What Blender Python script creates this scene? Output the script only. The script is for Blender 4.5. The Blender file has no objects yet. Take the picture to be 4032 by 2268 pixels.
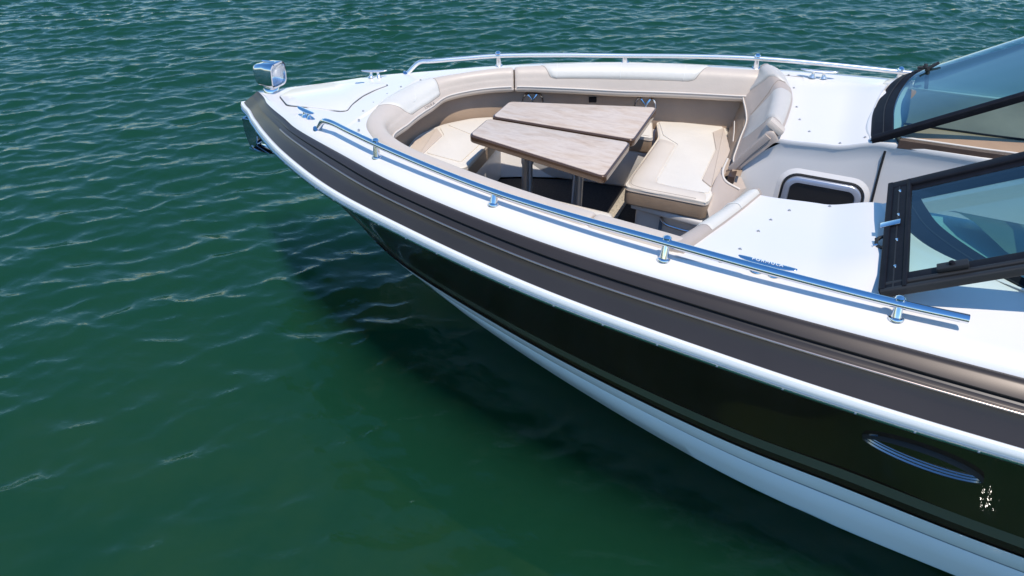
import bpy, bmesh, math, random
import numpy as np
from mathutils import Vector, Matrix

random.seed(4)
sc = bpy.context.scene
col = sc.collection
PI = math.pi

# ------------------------------------------------------------------ camera, sky, sun
# boat frame: +Y towards the bow, +X starboard, Z up, calm water level at z = 0 (metres)
cam_d = bpy.data.cameras.new('camera')
cam_d.sensor_width = 36.0
cam_d.lens = 24.955
cam_d.clip_start = 0.05
cam_d.clip_end = 12000
cam = bpy.data.objects.new('camera', cam_d)
col.objects.link(cam)
cam.location = (-4.1, 0.0, 3.45)
cam.rotation_euler = (math.radians(90 - 36.3965), 0, math.radians(23.8686 - 90))
sc.camera = cam

SUN = Vector((-0.26, -0.28, 0.92)).normalized()
sun_d = bpy.data.lights.new('sun', 'SUN')
sun_d.energy = 2.95
sun_d.angle = math.radians(0.53)
sun_d.color = (1.0, 0.935, 0.835)
sun = bpy.data.objects.new('sun', sun_d)
col.objects.link(sun)
sun.rotation_euler = SUN.to_track_quat('Z', 'Y').to_euler()

world = bpy.data.worlds.new('World')
sc.world = world
world.use_nodes = True
wn = world.node_tree
wn.nodes.clear()
w_out = wn.nodes.new('ShaderNodeOutputWorld')
w_bg = wn.nodes.new('ShaderNodeBackground')
w_sky = wn.nodes.new('ShaderNodeTexSky')
w_sky.sky_type = 'NISHITA'
w_sky.sun_disc = False
w_sky.sun_elevation = math.asin(SUN.z)
w_sky.sun_rotation = math.atan2(SUN.x, SUN.y)
w_sky.air_density = 1.0
w_sky.dust_density = 0.0
w_sky.ozone_density = 2.2
w_bg.inputs['Strength'].default_value = 0.15
w_hs = wn.nodes.new('ShaderNodeHueSaturation')
w_hs.inputs['Saturation'].default_value = 1.26
wn.links.new(w_sky.outputs[0], w_hs.inputs['Color'])
wn.links.new(w_hs.outputs[0], w_bg.inputs[0])
wn.links.new(w_bg.outputs[0], w_out.inputs[0])

sc.view_settings.view_transform = 'Standard'
sc.view_settings.look = 'None'
sc.view_settings.exposure = 0.48
sc.view_settings.gamma = 1.0
sc.view_settings.use_curve_mapping = False
sc.cycles.max_bounces = 10
sc.cycles.volume_bounces = 2
sc.cycles.transparent_max_bounces = 12
sc.cycles.caustics_reflective = True

# ------------------------------------------------------------------ materials
def new_mat(name):
    m = bpy.data.materials.new(name)
    m.use_nodes = True
    nt = m.node_tree
    return m, nt, nt.nodes['Principled BSDF']

def tex_noise(nt, scale, detail=4, rough=0.55, stretch=None):
    tc = nt.nodes.new('ShaderNodeTexCoord')
    mp = nt.nodes.new('ShaderNodeMapping')
    if stretch: mp.inputs['Scale'].default_value = stretch
    nt.links.new(tc.outputs['Object'], mp.inputs[0])
    n = nt.nodes.new('ShaderNodeTexNoise')
    n.inputs['Scale'].default_value = scale
    n.inputs['Detail'].default_value = detail
    n.inputs['Roughness'].default_value = rough
    nt.links.new(mp.outputs[0], n.inputs['Vector'])
    return n

def ramp(nt, fac, stops):
    r = nt.nodes.new('ShaderNodeValToRGB')
    els = r.color_ramp.elements
    while len(els) < len(stops): els.new(0.5)
    for e, (p, c) in zip(els, stops):
        e.position = p
        e.color = (*c, 1) if len(c) == 3 else c
    nt.links.new(fac, r.inputs[0])
    return r

def mat(name, base, rough=0.4, metal=0.0, coat=0.0, var=0.0, vscale=3.0, bump=0.0, bscale=200.0, spec=0.5, rvar=0.0, coat_rough=0.03):
    m, nt, b = new_mat(name)
    b.inputs['Base Color'].default_value = (*base, 1)
    b.inputs['Roughness'].default_value = rough
    b.inputs['Metallic'].default_value = metal
    b.inputs['Coat Weight'].default_value = coat
    b.inputs['Coat Roughness'].default_value = coat_rough
    b.inputs['Specular IOR Level'].default_value = spec
    if var:
        n = tex_noise(nt, vscale, 5)
        r = ramp(nt, n.outputs['Fac'], [(0.3, tuple(c * (1 - var) for c in base)), (0.7, tuple(min(1, c * (1 + var)) for c in base))])
        nt.links.new(r.outputs[0], b.inputs['Base Color'])
    if rvar:
        n = tex_noise(nt, 2.3, 5)
        mr = nt.nodes.new('ShaderNodeMapRange')
        mr.inputs['To Min'].default_value = max(0.0, rough - rvar)
        mr.inputs['To Max'].default_value = rough + rvar
        nt.links.new(n.outputs['Fac'], mr.inputs[0])
        nt.links.new(mr.outputs[0], b.inputs['Roughness'])
    if bump:
        n = tex_noise(nt, bscale, 3)
        bp = nt.nodes.new('ShaderNodeBump')
        bp.inputs['Strength'].default_value = bump
        bp.inputs['Distance'].default_value = 0.002
        nt.links.new(n.outputs['Fac'], bp.inputs['Height'])
        nt.links.new(bp.outputs[0], b.inputs['Normal'])
    return m

def vinyl(name, base, rough, var, vscale):
    m = mat(name, base, rough, var=var, vscale=vscale)
    nt = m.node_tree; b = nt.nodes['Principled BSDF']
    n1 = tex_noise(nt, 420, 3); n2 = tex_noise(nt, 9, 4, 0.5)
    b1 = nt.nodes.new('ShaderNodeBump'); b1.inputs['Strength'].default_value = 0.3; b1.inputs['Distance'].default_value = 0.0015
    b2 = nt.nodes.new('ShaderNodeBump'); b2.inputs['Strength'].default_value = 0.32; b2.inputs['Distance'].default_value = 0.012
    nt.links.new(n1.outputs['Fac'], b1.inputs['Height']); nt.links.new(n2.outputs['Fac'], b2.inputs['Height'])
    nt.links.new(b2.outputs[0], b1.inputs['Normal']); nt.links.new(b1.outputs[0], b.inputs['Normal'])
    return m
M = {}
M['gelcoat'] = mat('white_gelcoat', (0.765, 0.715, 0.665), 0.24, coat=0.25, var=0.015, vscale=1.2, rvar=0.05)
M['hullwhite'] = mat('white_hull_paint', (0.60, 0.675, 0.73), 0.25, coat=0.2, var=0.03, vscale=1.5)
M['strake'] = mat('grey_strake', (0.13, 0.18, 0.235), 0.35)
M['hulldark'] = mat('black_brown_hull_gloss', (0.022, 0.0150, 0.0100), 0.014, var=0.25, vscale=2.0, spec=0.4)
M['olive'] = mat('olive_bronze_stripe', (0.085, 0.090, 0.068), 0.25, metal=0.2, coat=0.4)
M['bronze'] = mat('metallic_dark_bronze', (0.050, 0.040, 0.036), 0.36, metal=0.35, coat=0.08, spec=0.3, var=0.08, vscale=2.0, coat_rough=0.12)
M['bronzehighlight'] = mat('bronze_highlight_line', (0.46, 0.37, 0.325), 0.28, metal=0.9)  # much paler than the band: the ridge highlight is in this colour
M['grooveshade_seam'] = mat('groove_shade_and_seam_dark', (0.022, 0.020, 0.022), 0.4, metal=0.4)  # groove shade put into a darker bronze; also the dark lid seam
M['rub'] = mat('white_rub_rail', (0.74, 0.735, 0.72), 0.3, coat=0.3)
M['chrome'] = mat('polished_steel', (0.66, 0.68, 0.72), 0.035, metal=1.0, rvar=0.015)
M['farsteel'] = mat('polished_steel_pale_reflection', (0.80, 0.79, 0.77), 0.24, metal=0.85)  # polished steel on the far side, its pale sky reflection put into the colour
M['studsteel'] = mat('dull_stud_steel', (0.50, 0.48, 0.45), 0.4, metal=0.8)
M['steel'] = mat('brushed_steel', (0.70, 0.71, 0.73), 0.2, metal=1.0, rvar=0.06)
M['gunmetal'] = mat('dark_polished_steel', (0.42, 0.44, 0.47), 0.10, metal=1.0)
M['legsteel'] = mat('satin_steel', (0.88, 0.87, 0.85), 0.28, metal=0.8)
M['black'] = mat('black_frame', (0.007, 0.007, 0.010), 0.6, spec=0.16, var=0.3, vscale=20, bump=0.1, bscale=150)
M['rubber'] = mat('black_rubber', (0.013, 0.013, 0.014), 0.65)
M['vcream'] = vinyl('cream_vinyl', (0.74, 0.67, 0.575), 0.45, 0.03, 4)
M['vpale'] = vinyl('pale_vinyl', (0.67, 0.62, 0.545), 0.42, 0.03, 4)
M['vbeige'] = vinyl('beige_vinyl', (0.60, 0.495, 0.405), 0.45, 0.03, 4)
M['vroll'] = vinyl('cream_beige_vinyl', (0.66, 0.575, 0.485), 0.42, 0.03, 4)
M['vpaleshade'] = vinyl('pale_vinyl_shaded', (0.55, 0.50, 0.445), 0.42, 0.03, 4)  # pale vinyl greyed to carry the shade on the far seat back
M['vtaupe'] = vinyl('taupe_vinyl', (0.455, 0.37, 0.31), 0.42, 0.04, 5)
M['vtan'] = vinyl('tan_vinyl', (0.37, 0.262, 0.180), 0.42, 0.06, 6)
M['pip'] = mat('cream_piping', (0.68, 0.60, 0.52), 0.5)
M['stitch'] = mat('stitch_thread', (0.30, 0.25, 0.21), 0.7)
M['stitchpale'] = mat('pale_stitch_thread', (0.74, 0.71, 0.66), 0.6)
M['floor'] = mat('dark_woven_floor', (0.030, 0.026, 0.024), 0.75, var=0.4, vscale=60, bump=0.8, bscale=160)
M['matb'] = mat('beige_woven_mat', (0.42, 0.36, 0.28), 0.8, var=0.35, vscale=70, bump=0.9, bscale=120)
M['brown'] = mat('brown_dash_vinyl', (0.060, 0.036, 0.026), 0.3, var=0.2, vscale=6, bump=0.3, bscale=200)
M['glassback'] = mat('grey_glass_backing', (0.20, 0.24, 0.26), 0.5)  # for the panel added behind the far pane
M['tan'] = mat('tan_dash_leather', (0.36, 0.23, 0.14), 0.4, var=0.1, vscale=5, bump=0.3, bscale=200)
M['greige'] = mat('grey_tan_dash', (0.20, 0.165, 0.125), 0.35, var=0.3, vscale=1.6)
M['tableedge'] = mat('bronze_table_edge', (0.105, 0.056, 0.030), 0.22, metal=0.3, coat=0.6, var=0.15, vscale=5)
M['frameedge'] = mat('grey_window_frame', (0.42, 0.44, 0.50), 0.3, metal=0.6)
M['darkglass'] = mat('dark_smoked_glass', (0.010, 0.009, 0.009), 0.06, coat=0.5)
M['portglass'] = mat('portlight_glass', (0.026, 0.030, 0.070), 0.35, spec=0.4)
M['rimsteel'] = mat('rim_steel_sky_tint', (0.20, 0.22, 0.265), 0.22, metal=0.95)  # sky reflection put into the bluish base of the rim
M['letter'] = mat('grey_lettering', (0.30, 0.26, 0.235), 0.6)
M['letterpale'] = mat('etched_lettering', (0.74, 0.76, 0.80), 0.5)

def table_mat():
    m, nt, b = new_mat('pale_streaked_wood')
    n1 = tex_noise(nt, 2.4, 8, 0.62, (5.0, 1.5, 5))
    n1.inputs['Distortion'].default_value = 0.7
    n2 = tex_noise(nt, 8, 7, 0.7, (6.0, 1.1, 6))
    n2.inputs['Distortion'].default_value = 0.4
    r1 = ramp(nt, n1.outputs['Fac'], [(0.30, (0.54, 0.395, 0.285)), (0.45, (0.60, 0.465, 0.355)), (0.55, (0.64, 0.52, 0.42)), (0.70, (0.58, 0.455, 0.36))])
    r2 = ramp(nt, n2.outputs['Fac'], [(0.24, (0.50, 0.44, 0.41)), (0.37, (0.86, 0.83, 0.81)), (0.52, (1, 1, 1))])
    mx = nt.nodes.new('ShaderNodeMix'); mx.data_type = 'RGBA'; mx.blend_type = 'MULTIPLY'
    mx.inputs[0].default_value = 0.85
    nt.links.new(r1.outputs[0], mx.inputs[6]); nt.links.new(r2.outputs[0], mx.inputs[7])
    nt.links.new(mx.outputs[2], b.inputs['Base Color'])
    b.inputs['Roughness'].default_value = 0.38
    return m
M['wood'] = table_mat()

def glass_mat(name, tint, rough=0.0, power=3.9):
    m = bpy.data.materials.new(name); m.use_nodes = True
    nt = m.node_tree; nt.nodes.clear()
    out = nt.nodes.new('ShaderNodeOutputMaterial')
    tr = nt.nodes.new('ShaderNodeBsdfTransparent'); tr.inputs[0].default_value = (*tint, 1)
    gl = nt.nodes.new('ShaderNodeBsdfGlossy'); gl.inputs['Roughness'].default_value = rough
    lw = nt.nodes.new('ShaderNodeLayerWeight')
    pw = nt.nodes.new('ShaderNodeMath'); pw.operation = 'POWER'; pw.inputs[1].default_value = power
    fr = nt.nodes.new('ShaderNodeMath'); fr.operation = 'MULTIPLY_ADD'; fr.inputs[1].default_value = 0.91; fr.inputs[2].default_value = 0.085
    nt.links.new(lw.outputs['Facing'], pw.inputs[0]); nt.links.new(pw.outputs[0], fr.inputs[0])
    n = tex_noise(nt, 1.5, 2)
    bp = nt.nodes.new('ShaderNodeBump'); bp.inputs['Strength'].default_value = 0.05; bp.inputs['Distance'].default_value = 0.02
    nt.links.new(n.outputs['Fac'], bp.inputs['Height'])
    nt.links.new(bp.outputs[0], gl.inputs['Normal'])
    mx = nt.nodes.new('ShaderNodeMixShader')
    nt.links.new(fr.outputs[0], mx.inputs[0]); nt.links.new(tr.outputs[0], mx.inputs[1]); nt.links.new(gl.outputs[0], mx.inputs[2])
    nt.links.new(mx.outputs[0], out.inputs[0])
    return m
M['glass'] = glass_mat('teal_tinted_glass', (0.54, 0.80, 0.80), power=2.9)
M['doorglass'] = glass_mat('pale_green_door_glass', (0.74, 0.92, 0.88))
M['lens'] = glass_mat('clear_lens', (0.94, 0.96, 0.98))

def water_mat():
    m = bpy.data.materials.new('green_lake_water'); m.use_nodes = True
    nt = m.node_tree; nt.nodes.clear()
    out = nt.nodes.new('ShaderNodeOutputMaterial')
    tr = nt.nodes.new('ShaderNodeBsdfTransparent'); tr.inputs[0].default_value = (0.96, 0.985, 0.98, 1)
    gl = nt.nodes.new('ShaderNodeBsdfGlossy'); gl.inputs['Roughness'].default_value = 0.045
    fr = nt.nodes.new('ShaderNodeFresnel'); fr.inputs[0].default_value = 1.333
    n1 = tex_noise(nt, 11.0, 4, 0.55, (1.0, 0.55, 1.0))
    n2 = tex_noise(nt, 0.13, 3)
    bp = nt.nodes.new('ShaderNodeBump'); bp.inputs['Strength'].default_value = 1.0; bp.inputs['Distance'].default_value = 0.010
    mm = nt.nodes.new('ShaderNodeMath'); mm.operation = 'MULTIPLY'
    nt.links.new(n1.outputs['Fac'], mm.inputs[0])
    mr = nt.nodes.new('ShaderNodeMapRange'); mr.inputs['From Min'].default_value = 0.35; mr.inputs['From Max'].default_value = 0.65
    mr.inputs['To Min'].default_value = 0.55; mr.inputs['To Max'].default_value = 1.25
    nt.links.new(n2.outputs['Fac'], mr.inputs[0]); nt.links.new(mr.outputs[0], mm.inputs[1])
    nt.links.new(mm.outputs[0], bp.inputs['Height'])
    n3 = tex_noise(nt, 1.5, 6, 0.62, (1.0, 0.6, 1.0))
    ge = nt.nodes.new('ShaderNodeNewGeometry')
    ds = nt.nodes.new('ShaderNodeVectorMath'); ds.operation = 'DISTANCE'; ds.inputs[1].default_value = (4.5, 4.25, 0)
    nt.links.new(ge.outputs['Position'], ds.inputs[0])
    mk = nt.nodes.new('ShaderNodeMapRange'); mk.interpolation_type = 'SMOOTHSTEP'
    mk.inputs['From Min'].default_value = 11.5; mk.inputs['From Max'].default_value = 17.0
    nt.links.new(ds.outputs['Value'], mk.inputs[0])
    bq = nt.nodes.new('ShaderNodeBump'); bq.inputs['Distance'].default_value = 0.16
    nt.links.new(mk.outputs[0], bq.inputs['Strength']); nt.links.new(n3.outputs['Fac'], bq.inputs['Height'])
    nt.links.new(bp.outputs[0], bq.inputs['Normal'])
    nt.links.new(bq.outputs[0], gl.inputs['Normal']); nt.links.new(bq.outputs[0], fr.inputs['Normal'])
    mx = nt.nodes.new('ShaderNodeMixShader')
    nt.links.new(fr.outputs[0], mx.inputs[0]); nt.links.new(tr.outputs[0], mx.inputs[1]); nt.links.new(gl.outputs[0], mx.inputs[2])
    nt.links.new(mx.outputs[0], out.inputs[0])
    vol = nt.nodes.new('ShaderNodeVolumePrincipled')
    vol.inputs['Color'].default_value = (0.046, 0.245, 0.150, 1)
    vol.inputs['Density'].default_value = 0.70
    nt.links.new(vol.outputs[0], out.inputs['Volume'])
    return m
M['water'] = water_mat()

def bed_mat():
    m, nt, b = new_mat('weedy_lake_bed')
    n = tex_noise(nt, 0.55, 6, 0.6)
    r = ramp(nt, n.outputs['Fac'], [(0.32, (0.05, 0.12, 0.03)), (0.46, (0.16, 0.30, 0.06)), (0.58, (0.36, 0.52, 0.09)), (0.72, (0.60, 0.70, 0.12))])
    nt.links.new(r.outputs[0], b.inputs['Base Color'])
    b.inputs['Roughness'].default_value = 1.0
    b.inputs['Specular IOR Level'].default_value = 0.0
    return m
M['bed'] = bed_mat()

# ------------------------------------------------------------------ helpers
def link(o, parent=None):
    col.objects.link(o)
    if parent: o.parent = parent
    return o

def empty(name, label=None, cat=None, group=None, loc=(0, 0, 0)):
    o = bpy.data.objects.new(name, None)
    o.empty_display_size = 0.1
    o.location = loc
    link(o)
    if label: o['label'] = label
    if cat: o['category'] = cat
    if group: o['group'] = group
    return o

def finish(name, bm, m, parent=None, smooth=True, angle=38, label=None, clean=True):
    if clean:
        bmesh.ops.remove_doubles(bm, verts=bm.verts, dist=1e-5)
        bmesh.ops.recalc_face_normals(bm, faces=bm.faces)
    me = bpy.data.meshes.new(name)
    bm.to_mesh(me); bm.free()
    if smooth:
        me.shade_smooth()
        me.set_sharp_from_angle(angle=math.radians(angle))
    mats = m if isinstance(m, (list, tuple)) else [m]
    for k in mats: me.materials.append(k)
    o = bpy.data.objects.new(name, me)
    if parent and parent.location.length > 0 and False: pass
    link(o, parent)
    if parent:
        o.matrix_parent_inverse = Matrix.Translation(-Vector(parent.location)) if parent.parent is None else Matrix.Identity(4)
    if label: o['label'] = label
    return o

def V(p): return Vector(p)

def spline(pts, n=200):
    """dense centripetal Catmull-Rom through pts -> (N,3) array"""
    P = [np.array(p, float) for p in pts]
    P = [2 * P[0] - P[1]] + P + [2 * P[-1] - P[-2]]
    out = []
    segs = len(P) - 3
    per = max(4, n // segs)
    for i in range(segs):
        p0, p1, p2, p3 = P[i:i + 4]
        t0 = 0.0
        t1 = t0 + max(1e-6, np.linalg.norm(p1 - p0)) ** 0.5
        t2 = t1 + max(1e-6, np.linalg.norm(p2 - p1)) ** 0.5
        t3 = t2 + max(1e-6, np.linalg.norm(p3 - p2)) ** 0.5
        for k in range(per):
            t = t1 + (t2 - t1) * k / per
            a1 = (t1 - t) / (t1 - t0) * p0 + (t - t0) / (t1 - t0) * p1
            a2 = (t2 - t) / (t2 - t1) * p1 + (t - t1) / (t2 - t1) * p2
            a3 = (t3 - t) / (t3 - t2) * p2 + (t - t2) / (t3 - t2) * p3
            b1 = (t2 - t) / (t2 - t0) * a1 + (t - t0) / (t2 - t0) * a2
            b2 = (t3 - t) / (t3 - t1) * a2 + (t - t1) / (t3 - t1) * a3
            out.append((t2 - t) / (t2 - t1) * b1 + (t - t1) / (t2 - t1) * b2)
    out.append(P[-2])
    return np.array(out)

def resample(c, n, power=1.0, ts=None):
    d = np.concatenate([[0], np.cumsum(np.linalg.norm(np.diff(c, axis=0), axis=1))])
    d /= d[-1]
    t = np.linspace(0, 1, n) ** power if ts is None else np.asarray(ts)
    return np.stack([np.interp(t, d, c[:, k]) for k in range(3)], 1)

def curve(pts, n, power=1.0): return resample(spline(pts, 400), n, power)

def fy(table):
    """smooth function of y from (y, value) pairs"""
    t = sorted(table)
    c = spline([(a, b, 0) for a, b in t], 400)
    return lambda y: float(np.interp(y, c[:, 0], c[:, 1]))

def grid_faces(bm, rows, close_u=False, mi=0, flip=False):
    vs = [[bm.verts.new(Vector(p)) for p in r] for r in rows]
    n, k = len(vs), len(vs[0])
    for i in range(n - 1):
        for j in range(k if close_u else k - 1):
            j2 = (j + 1) % k
            q = [vs[i][j], vs[i + 1][j], vs[i + 1][j2], vs[i][j2]]
            if flip: q.reverse()
            try:
                f = bm.faces.new(q); f.material_index = mi
            except ValueError: pass
    return vs

def loft(name, rows, m, parent=None, mirror=False, angle=38, label=None, close_u=False, cap=False):
    bm = bmesh.new()
    vs = grid_faces(bm, rows, close_u)
    if cap:
        for r in (vs[0], vs[-1]):
            try: bm.faces.new(r)
            except ValueError: pass
    if mirror:
        rr = [[(-p[0], p[1], p[2]) for p in r] for r in rows]
        vs = grid_faces(bm, rr, close_u, flip=True)
        if cap:
            for r in (vs[0], vs[-1]):
                try: bm.faces.new(r)
                except ValueError: pass
    return finish(name, bm, m, parent, angle=angle, label=label)

def tube_bm(bm, pts, r, seg=12, closed=False, cap=True):
    P = [Vector(p) for p in pts]
    n = len(P)
    rad = r if isinstance(r, (list, tuple, np.ndarray)) else [r] * n
    tg = []
    for i in range(n):
        a = P[(i - 1) % n] if (i > 0 or closed) else P[i]
        b = P[(i + 1) % n] if (i < n - 1 or closed) else P[i]
        tg.append((b - a).normalized())
    up = Vector((0, 0, 1)) if abs(tg[0].z) < 0.9 else Vector((1, 0, 0))
    rings = []
    for i in range(n):
        s = tg[i].cross(up)
        if s.length < 1e-4: s = tg[i].cross(Vector((0, 1, 0)))
        s.normalize(); u = s.cross(tg[i]).normalized(); up = u
        rings.append([bm.verts.new(P[i] + (s * math.cos(2 * PI * k / seg) + u * math.sin(2 * PI * k / seg)) * rad[i]) for k in range(seg)])
    for i in range(n if closed else n - 1):
        A, B = rings[i], rings[(i + 1) % n]
        for k in range(seg):
            bm.faces.new([A[k], A[(k + 1) % seg], B[(k + 1) % seg], B[k]])
    if cap and not closed:
        bm.faces.new(rings[0][::-1]); bm.faces.new(rings[-1])

def tube(name, pts, r, m, parent=None, seg=12, closed=False, label=None):
    bm = bmesh.new(); tube_bm(bm, pts, r, seg, closed)
    return finish(name, bm, m, parent, label=label, angle=50)

def sweep_bm(bm, path, sec, U, W, cap=True, closed=False):
    """section points (u, w) swept along path; U, W constant vectors or one per point"""
    rows = []
    for i, p in enumerate(path):
        u = Vector(U[i]) if isinstance(U, list) else Vector(U)
        w = Vector(W[i]) if isinstance(W, list) else Vector(W)
        rows.append([Vector(p) + u * a + w * b for a, b in sec])
    if closed: rows.append(rows[0])
    vs = grid_faces(bm, rows, True)
    if cap and not closed:
        bm.faces.new(vs[0]); bm.faces.new(vs[-1][::-1])

def rrect(w0, w1, h0, h1, r=0.004, n=3):
    out = []
    for (cx, cy, a0) in ((w1 - r, h1 - r, 0), (w0 + r, h1 - r, PI / 2), (w0 + r, h0 + r, PI), (w1 - r, h0 + r, 1.5 * PI)):
        for k in range(n + 1):
            a = a0 + PI / 2 * k / n
            out.append((cx + r * math.cos(a), cy + r * math.sin(a)))
    return out

def round_poly(pts, r, n=4):
    """2D polygon with its corners rounded by radius r (r may be a list)"""
    out = []
    k = len(pts)
    rs = r if isinstance(r, (list, tuple)) else [r] * k
    for i in range(k):
        p = Vector(pts[i][:2]); a = Vector(pts[i - 1][:2]); b = Vector(pts[(i + 1) % k][:2])
        da = (a - p); db = (b - p)
        q = min(rs[i], da.length * 0.45, db.length * 0.45)
        if q < 1e-4: out.append((p.x, p.y)); continue
        s = p + da.normalized() * q; e = p + db.normalized() * q
        for j in range(n + 1):
            t = j / n
            v = s * (1 - t) ** 2 + p * 2 * t * (1 - t) + e * t * t
            out.append((v.x, v.y))
    return out

def prism_bm(bm, outline, z0, z1, bev=0.0, seg=3, zf=None, bottom=True):
    """plan outline extruded from z0 to z1 with rounded top (and bottom) edges"""
    pts = [Vector((p[0], p[1])) for p in outline]
    area = sum(pts[i - 1].x * pts[i].y - pts[i].x * pts[i - 1].y for i in range(len(pts)))
    if area < 0: pts.reverse()
    n = len(pts)
    nrm = []
    for i in range(n):
        d1 = (pts[i] - pts[i - 1]).normalized(); d2 = (pts[(i + 1) % n] - pts[i]).normalized()
        t = (d1 + d2)
        t = t.normalized() if t.length > 1e-6 else d1
        sc_ = 1.0 / max(0.5, t.dot(d1))
        nrm.append(Vector((t.y, -t.x)) * sc_)
    levels = []
    if bev > 0:
        for k in range(seg + 1):
            a = PI / 2 * k / seg
            levels.append((bev * (1 - math.sin(a)), z0 + bev * (1 - math.cos(a))))
        for k in range(seg + 1):
            a = PI / 2 * k / seg
            levels.append((bev * (1 - math.cos(a)), z1 - bev * (1 - math.sin(a))))
    else:
        levels = [(0, z0), (0, z1)]
    rows = []
    for inset, z in levels:
        rows.append([Vector((p.x - q.x * inset, p.y - q.y * inset, z)) for p, q in zip(pts, nrm)])
    if zf:
        for r in rows:
            for v in r: v.z += zf(v.x, v.y)
    vs = grid_faces(bm, rows, True)
    bm.faces.new(vs[-1]); 
    if bottom: bm.faces.new(vs[0][::-1])
    return rows

def prism(name, outline, z0, z1, m, parent=None, bev=0.0, seg=3, zf=None, label=None, angle=40):
    bm = bmesh.new(); prism_bm(bm, outline, z0, z1, bev, seg, zf)
    return finish(name, bm, m, parent, label=label, angle=angle)

def box_bm(bm, c, s, rot=None, bev=0.0):
    r = bmesh.ops.create_cube(bm, size=1.0)
    vs = r['verts']
    if bev:
        bmesh.ops.scale(bm, vec=Vector(s), verts=vs)
        es = list({e for v in vs for e in v.link_edges})
        g = bmesh.ops.bevel(bm, geom=es, offset=bev, segments=2, profile=0.6, affect='EDGES')
        vs = list({v for f in g['faces'] for v in f.verts} | {v for v in vs if v.is_valid})
        vs = [v for v in vs if v.is_valid]
    else:
        bmesh.ops.scale(bm, vec=Vector(s), verts=vs)
    mt = Matrix.Translation(Vector(c)) @ (rot.to_4x4() if rot else Matrix.Identity(4))
    allv = set(vs)
    stack = list(vs)
    while stack:
        v = stack.pop()
        for e in v.link_edges:
            w = e.other_vert(v)
            if w not in allv: allv.add(w); stack.append(w)
    bmesh.ops.transform(bm, matrix=mt, verts=list(allv))

def frame_rot(x, z):
    """rotation whose local X is x and local Z is near z"""
    X = Vector(x).normalized(); Z = Vector(z).normalized()
    Y = Z.cross(X).normalized(); Z = X.cross(Y).normalized()
    return Matrix((X, Y, Z)).transposed()

def lathe_bm(bm, base, axis, prof, seg=20):
    """profile (radius, height) turned about an axis from base"""
    Zv = Vector(axis).normalized()
    Xv = Zv.cross(Vector((0.3, 0.9, 0.2))).normalized(); Yv = Zv.cross(Xv)
    rows = []
    for r, h in prof:
        rows.append([Vector(base) + Zv * h + (Xv * math.cos(2 * PI * k / seg) + Yv * math.sin(2 * PI * k / seg)) * max(r, 1e-5) for k in range(seg)])
    grid_faces(bm, rows, True)

def lathe(name, base, axis, prof, m, parent=None, seg=20, label=None):
    bm = bmesh.new(); lathe_bm(bm, base, axis, prof, seg)
    return finish(name, bm, m, parent, label=label)

def copy_shape(o, parent=None, mirror=False, offset=None):
    c = o.copy(); col.objects.link(c); c.parent = parent if parent else o.parent
    return c

def lettering(text, size, origin, x_dir, normal, m, parent, extrude=0.0008, spacing=1.0):
    cu = bpy.data.curves.new('lettering', 'FONT')
    cu.body = text; cu.size = size; cu.extrude = extrude; cu.align_x = 'CENTER'; cu.align_y = 'CENTER'
    cu.space_character = spacing
    cu.materials.append(m)
    tmp = bpy.data.objects.new('lettering', cu)
    col.objects.link(tmp)
    bpy.context.view_layer.update()
    me = bpy.data.meshes.new_from_object(tmp)
    bpy.data.objects.remove(tmp)
    o = bpy.data.objects.new('lettering', me)
    link(o, parent)
    R = frame_rot(x_dir, normal)
    o.matrix_local = Matrix.Translation(Vector(origin)) @ R.to_4x4()
    return o

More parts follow.
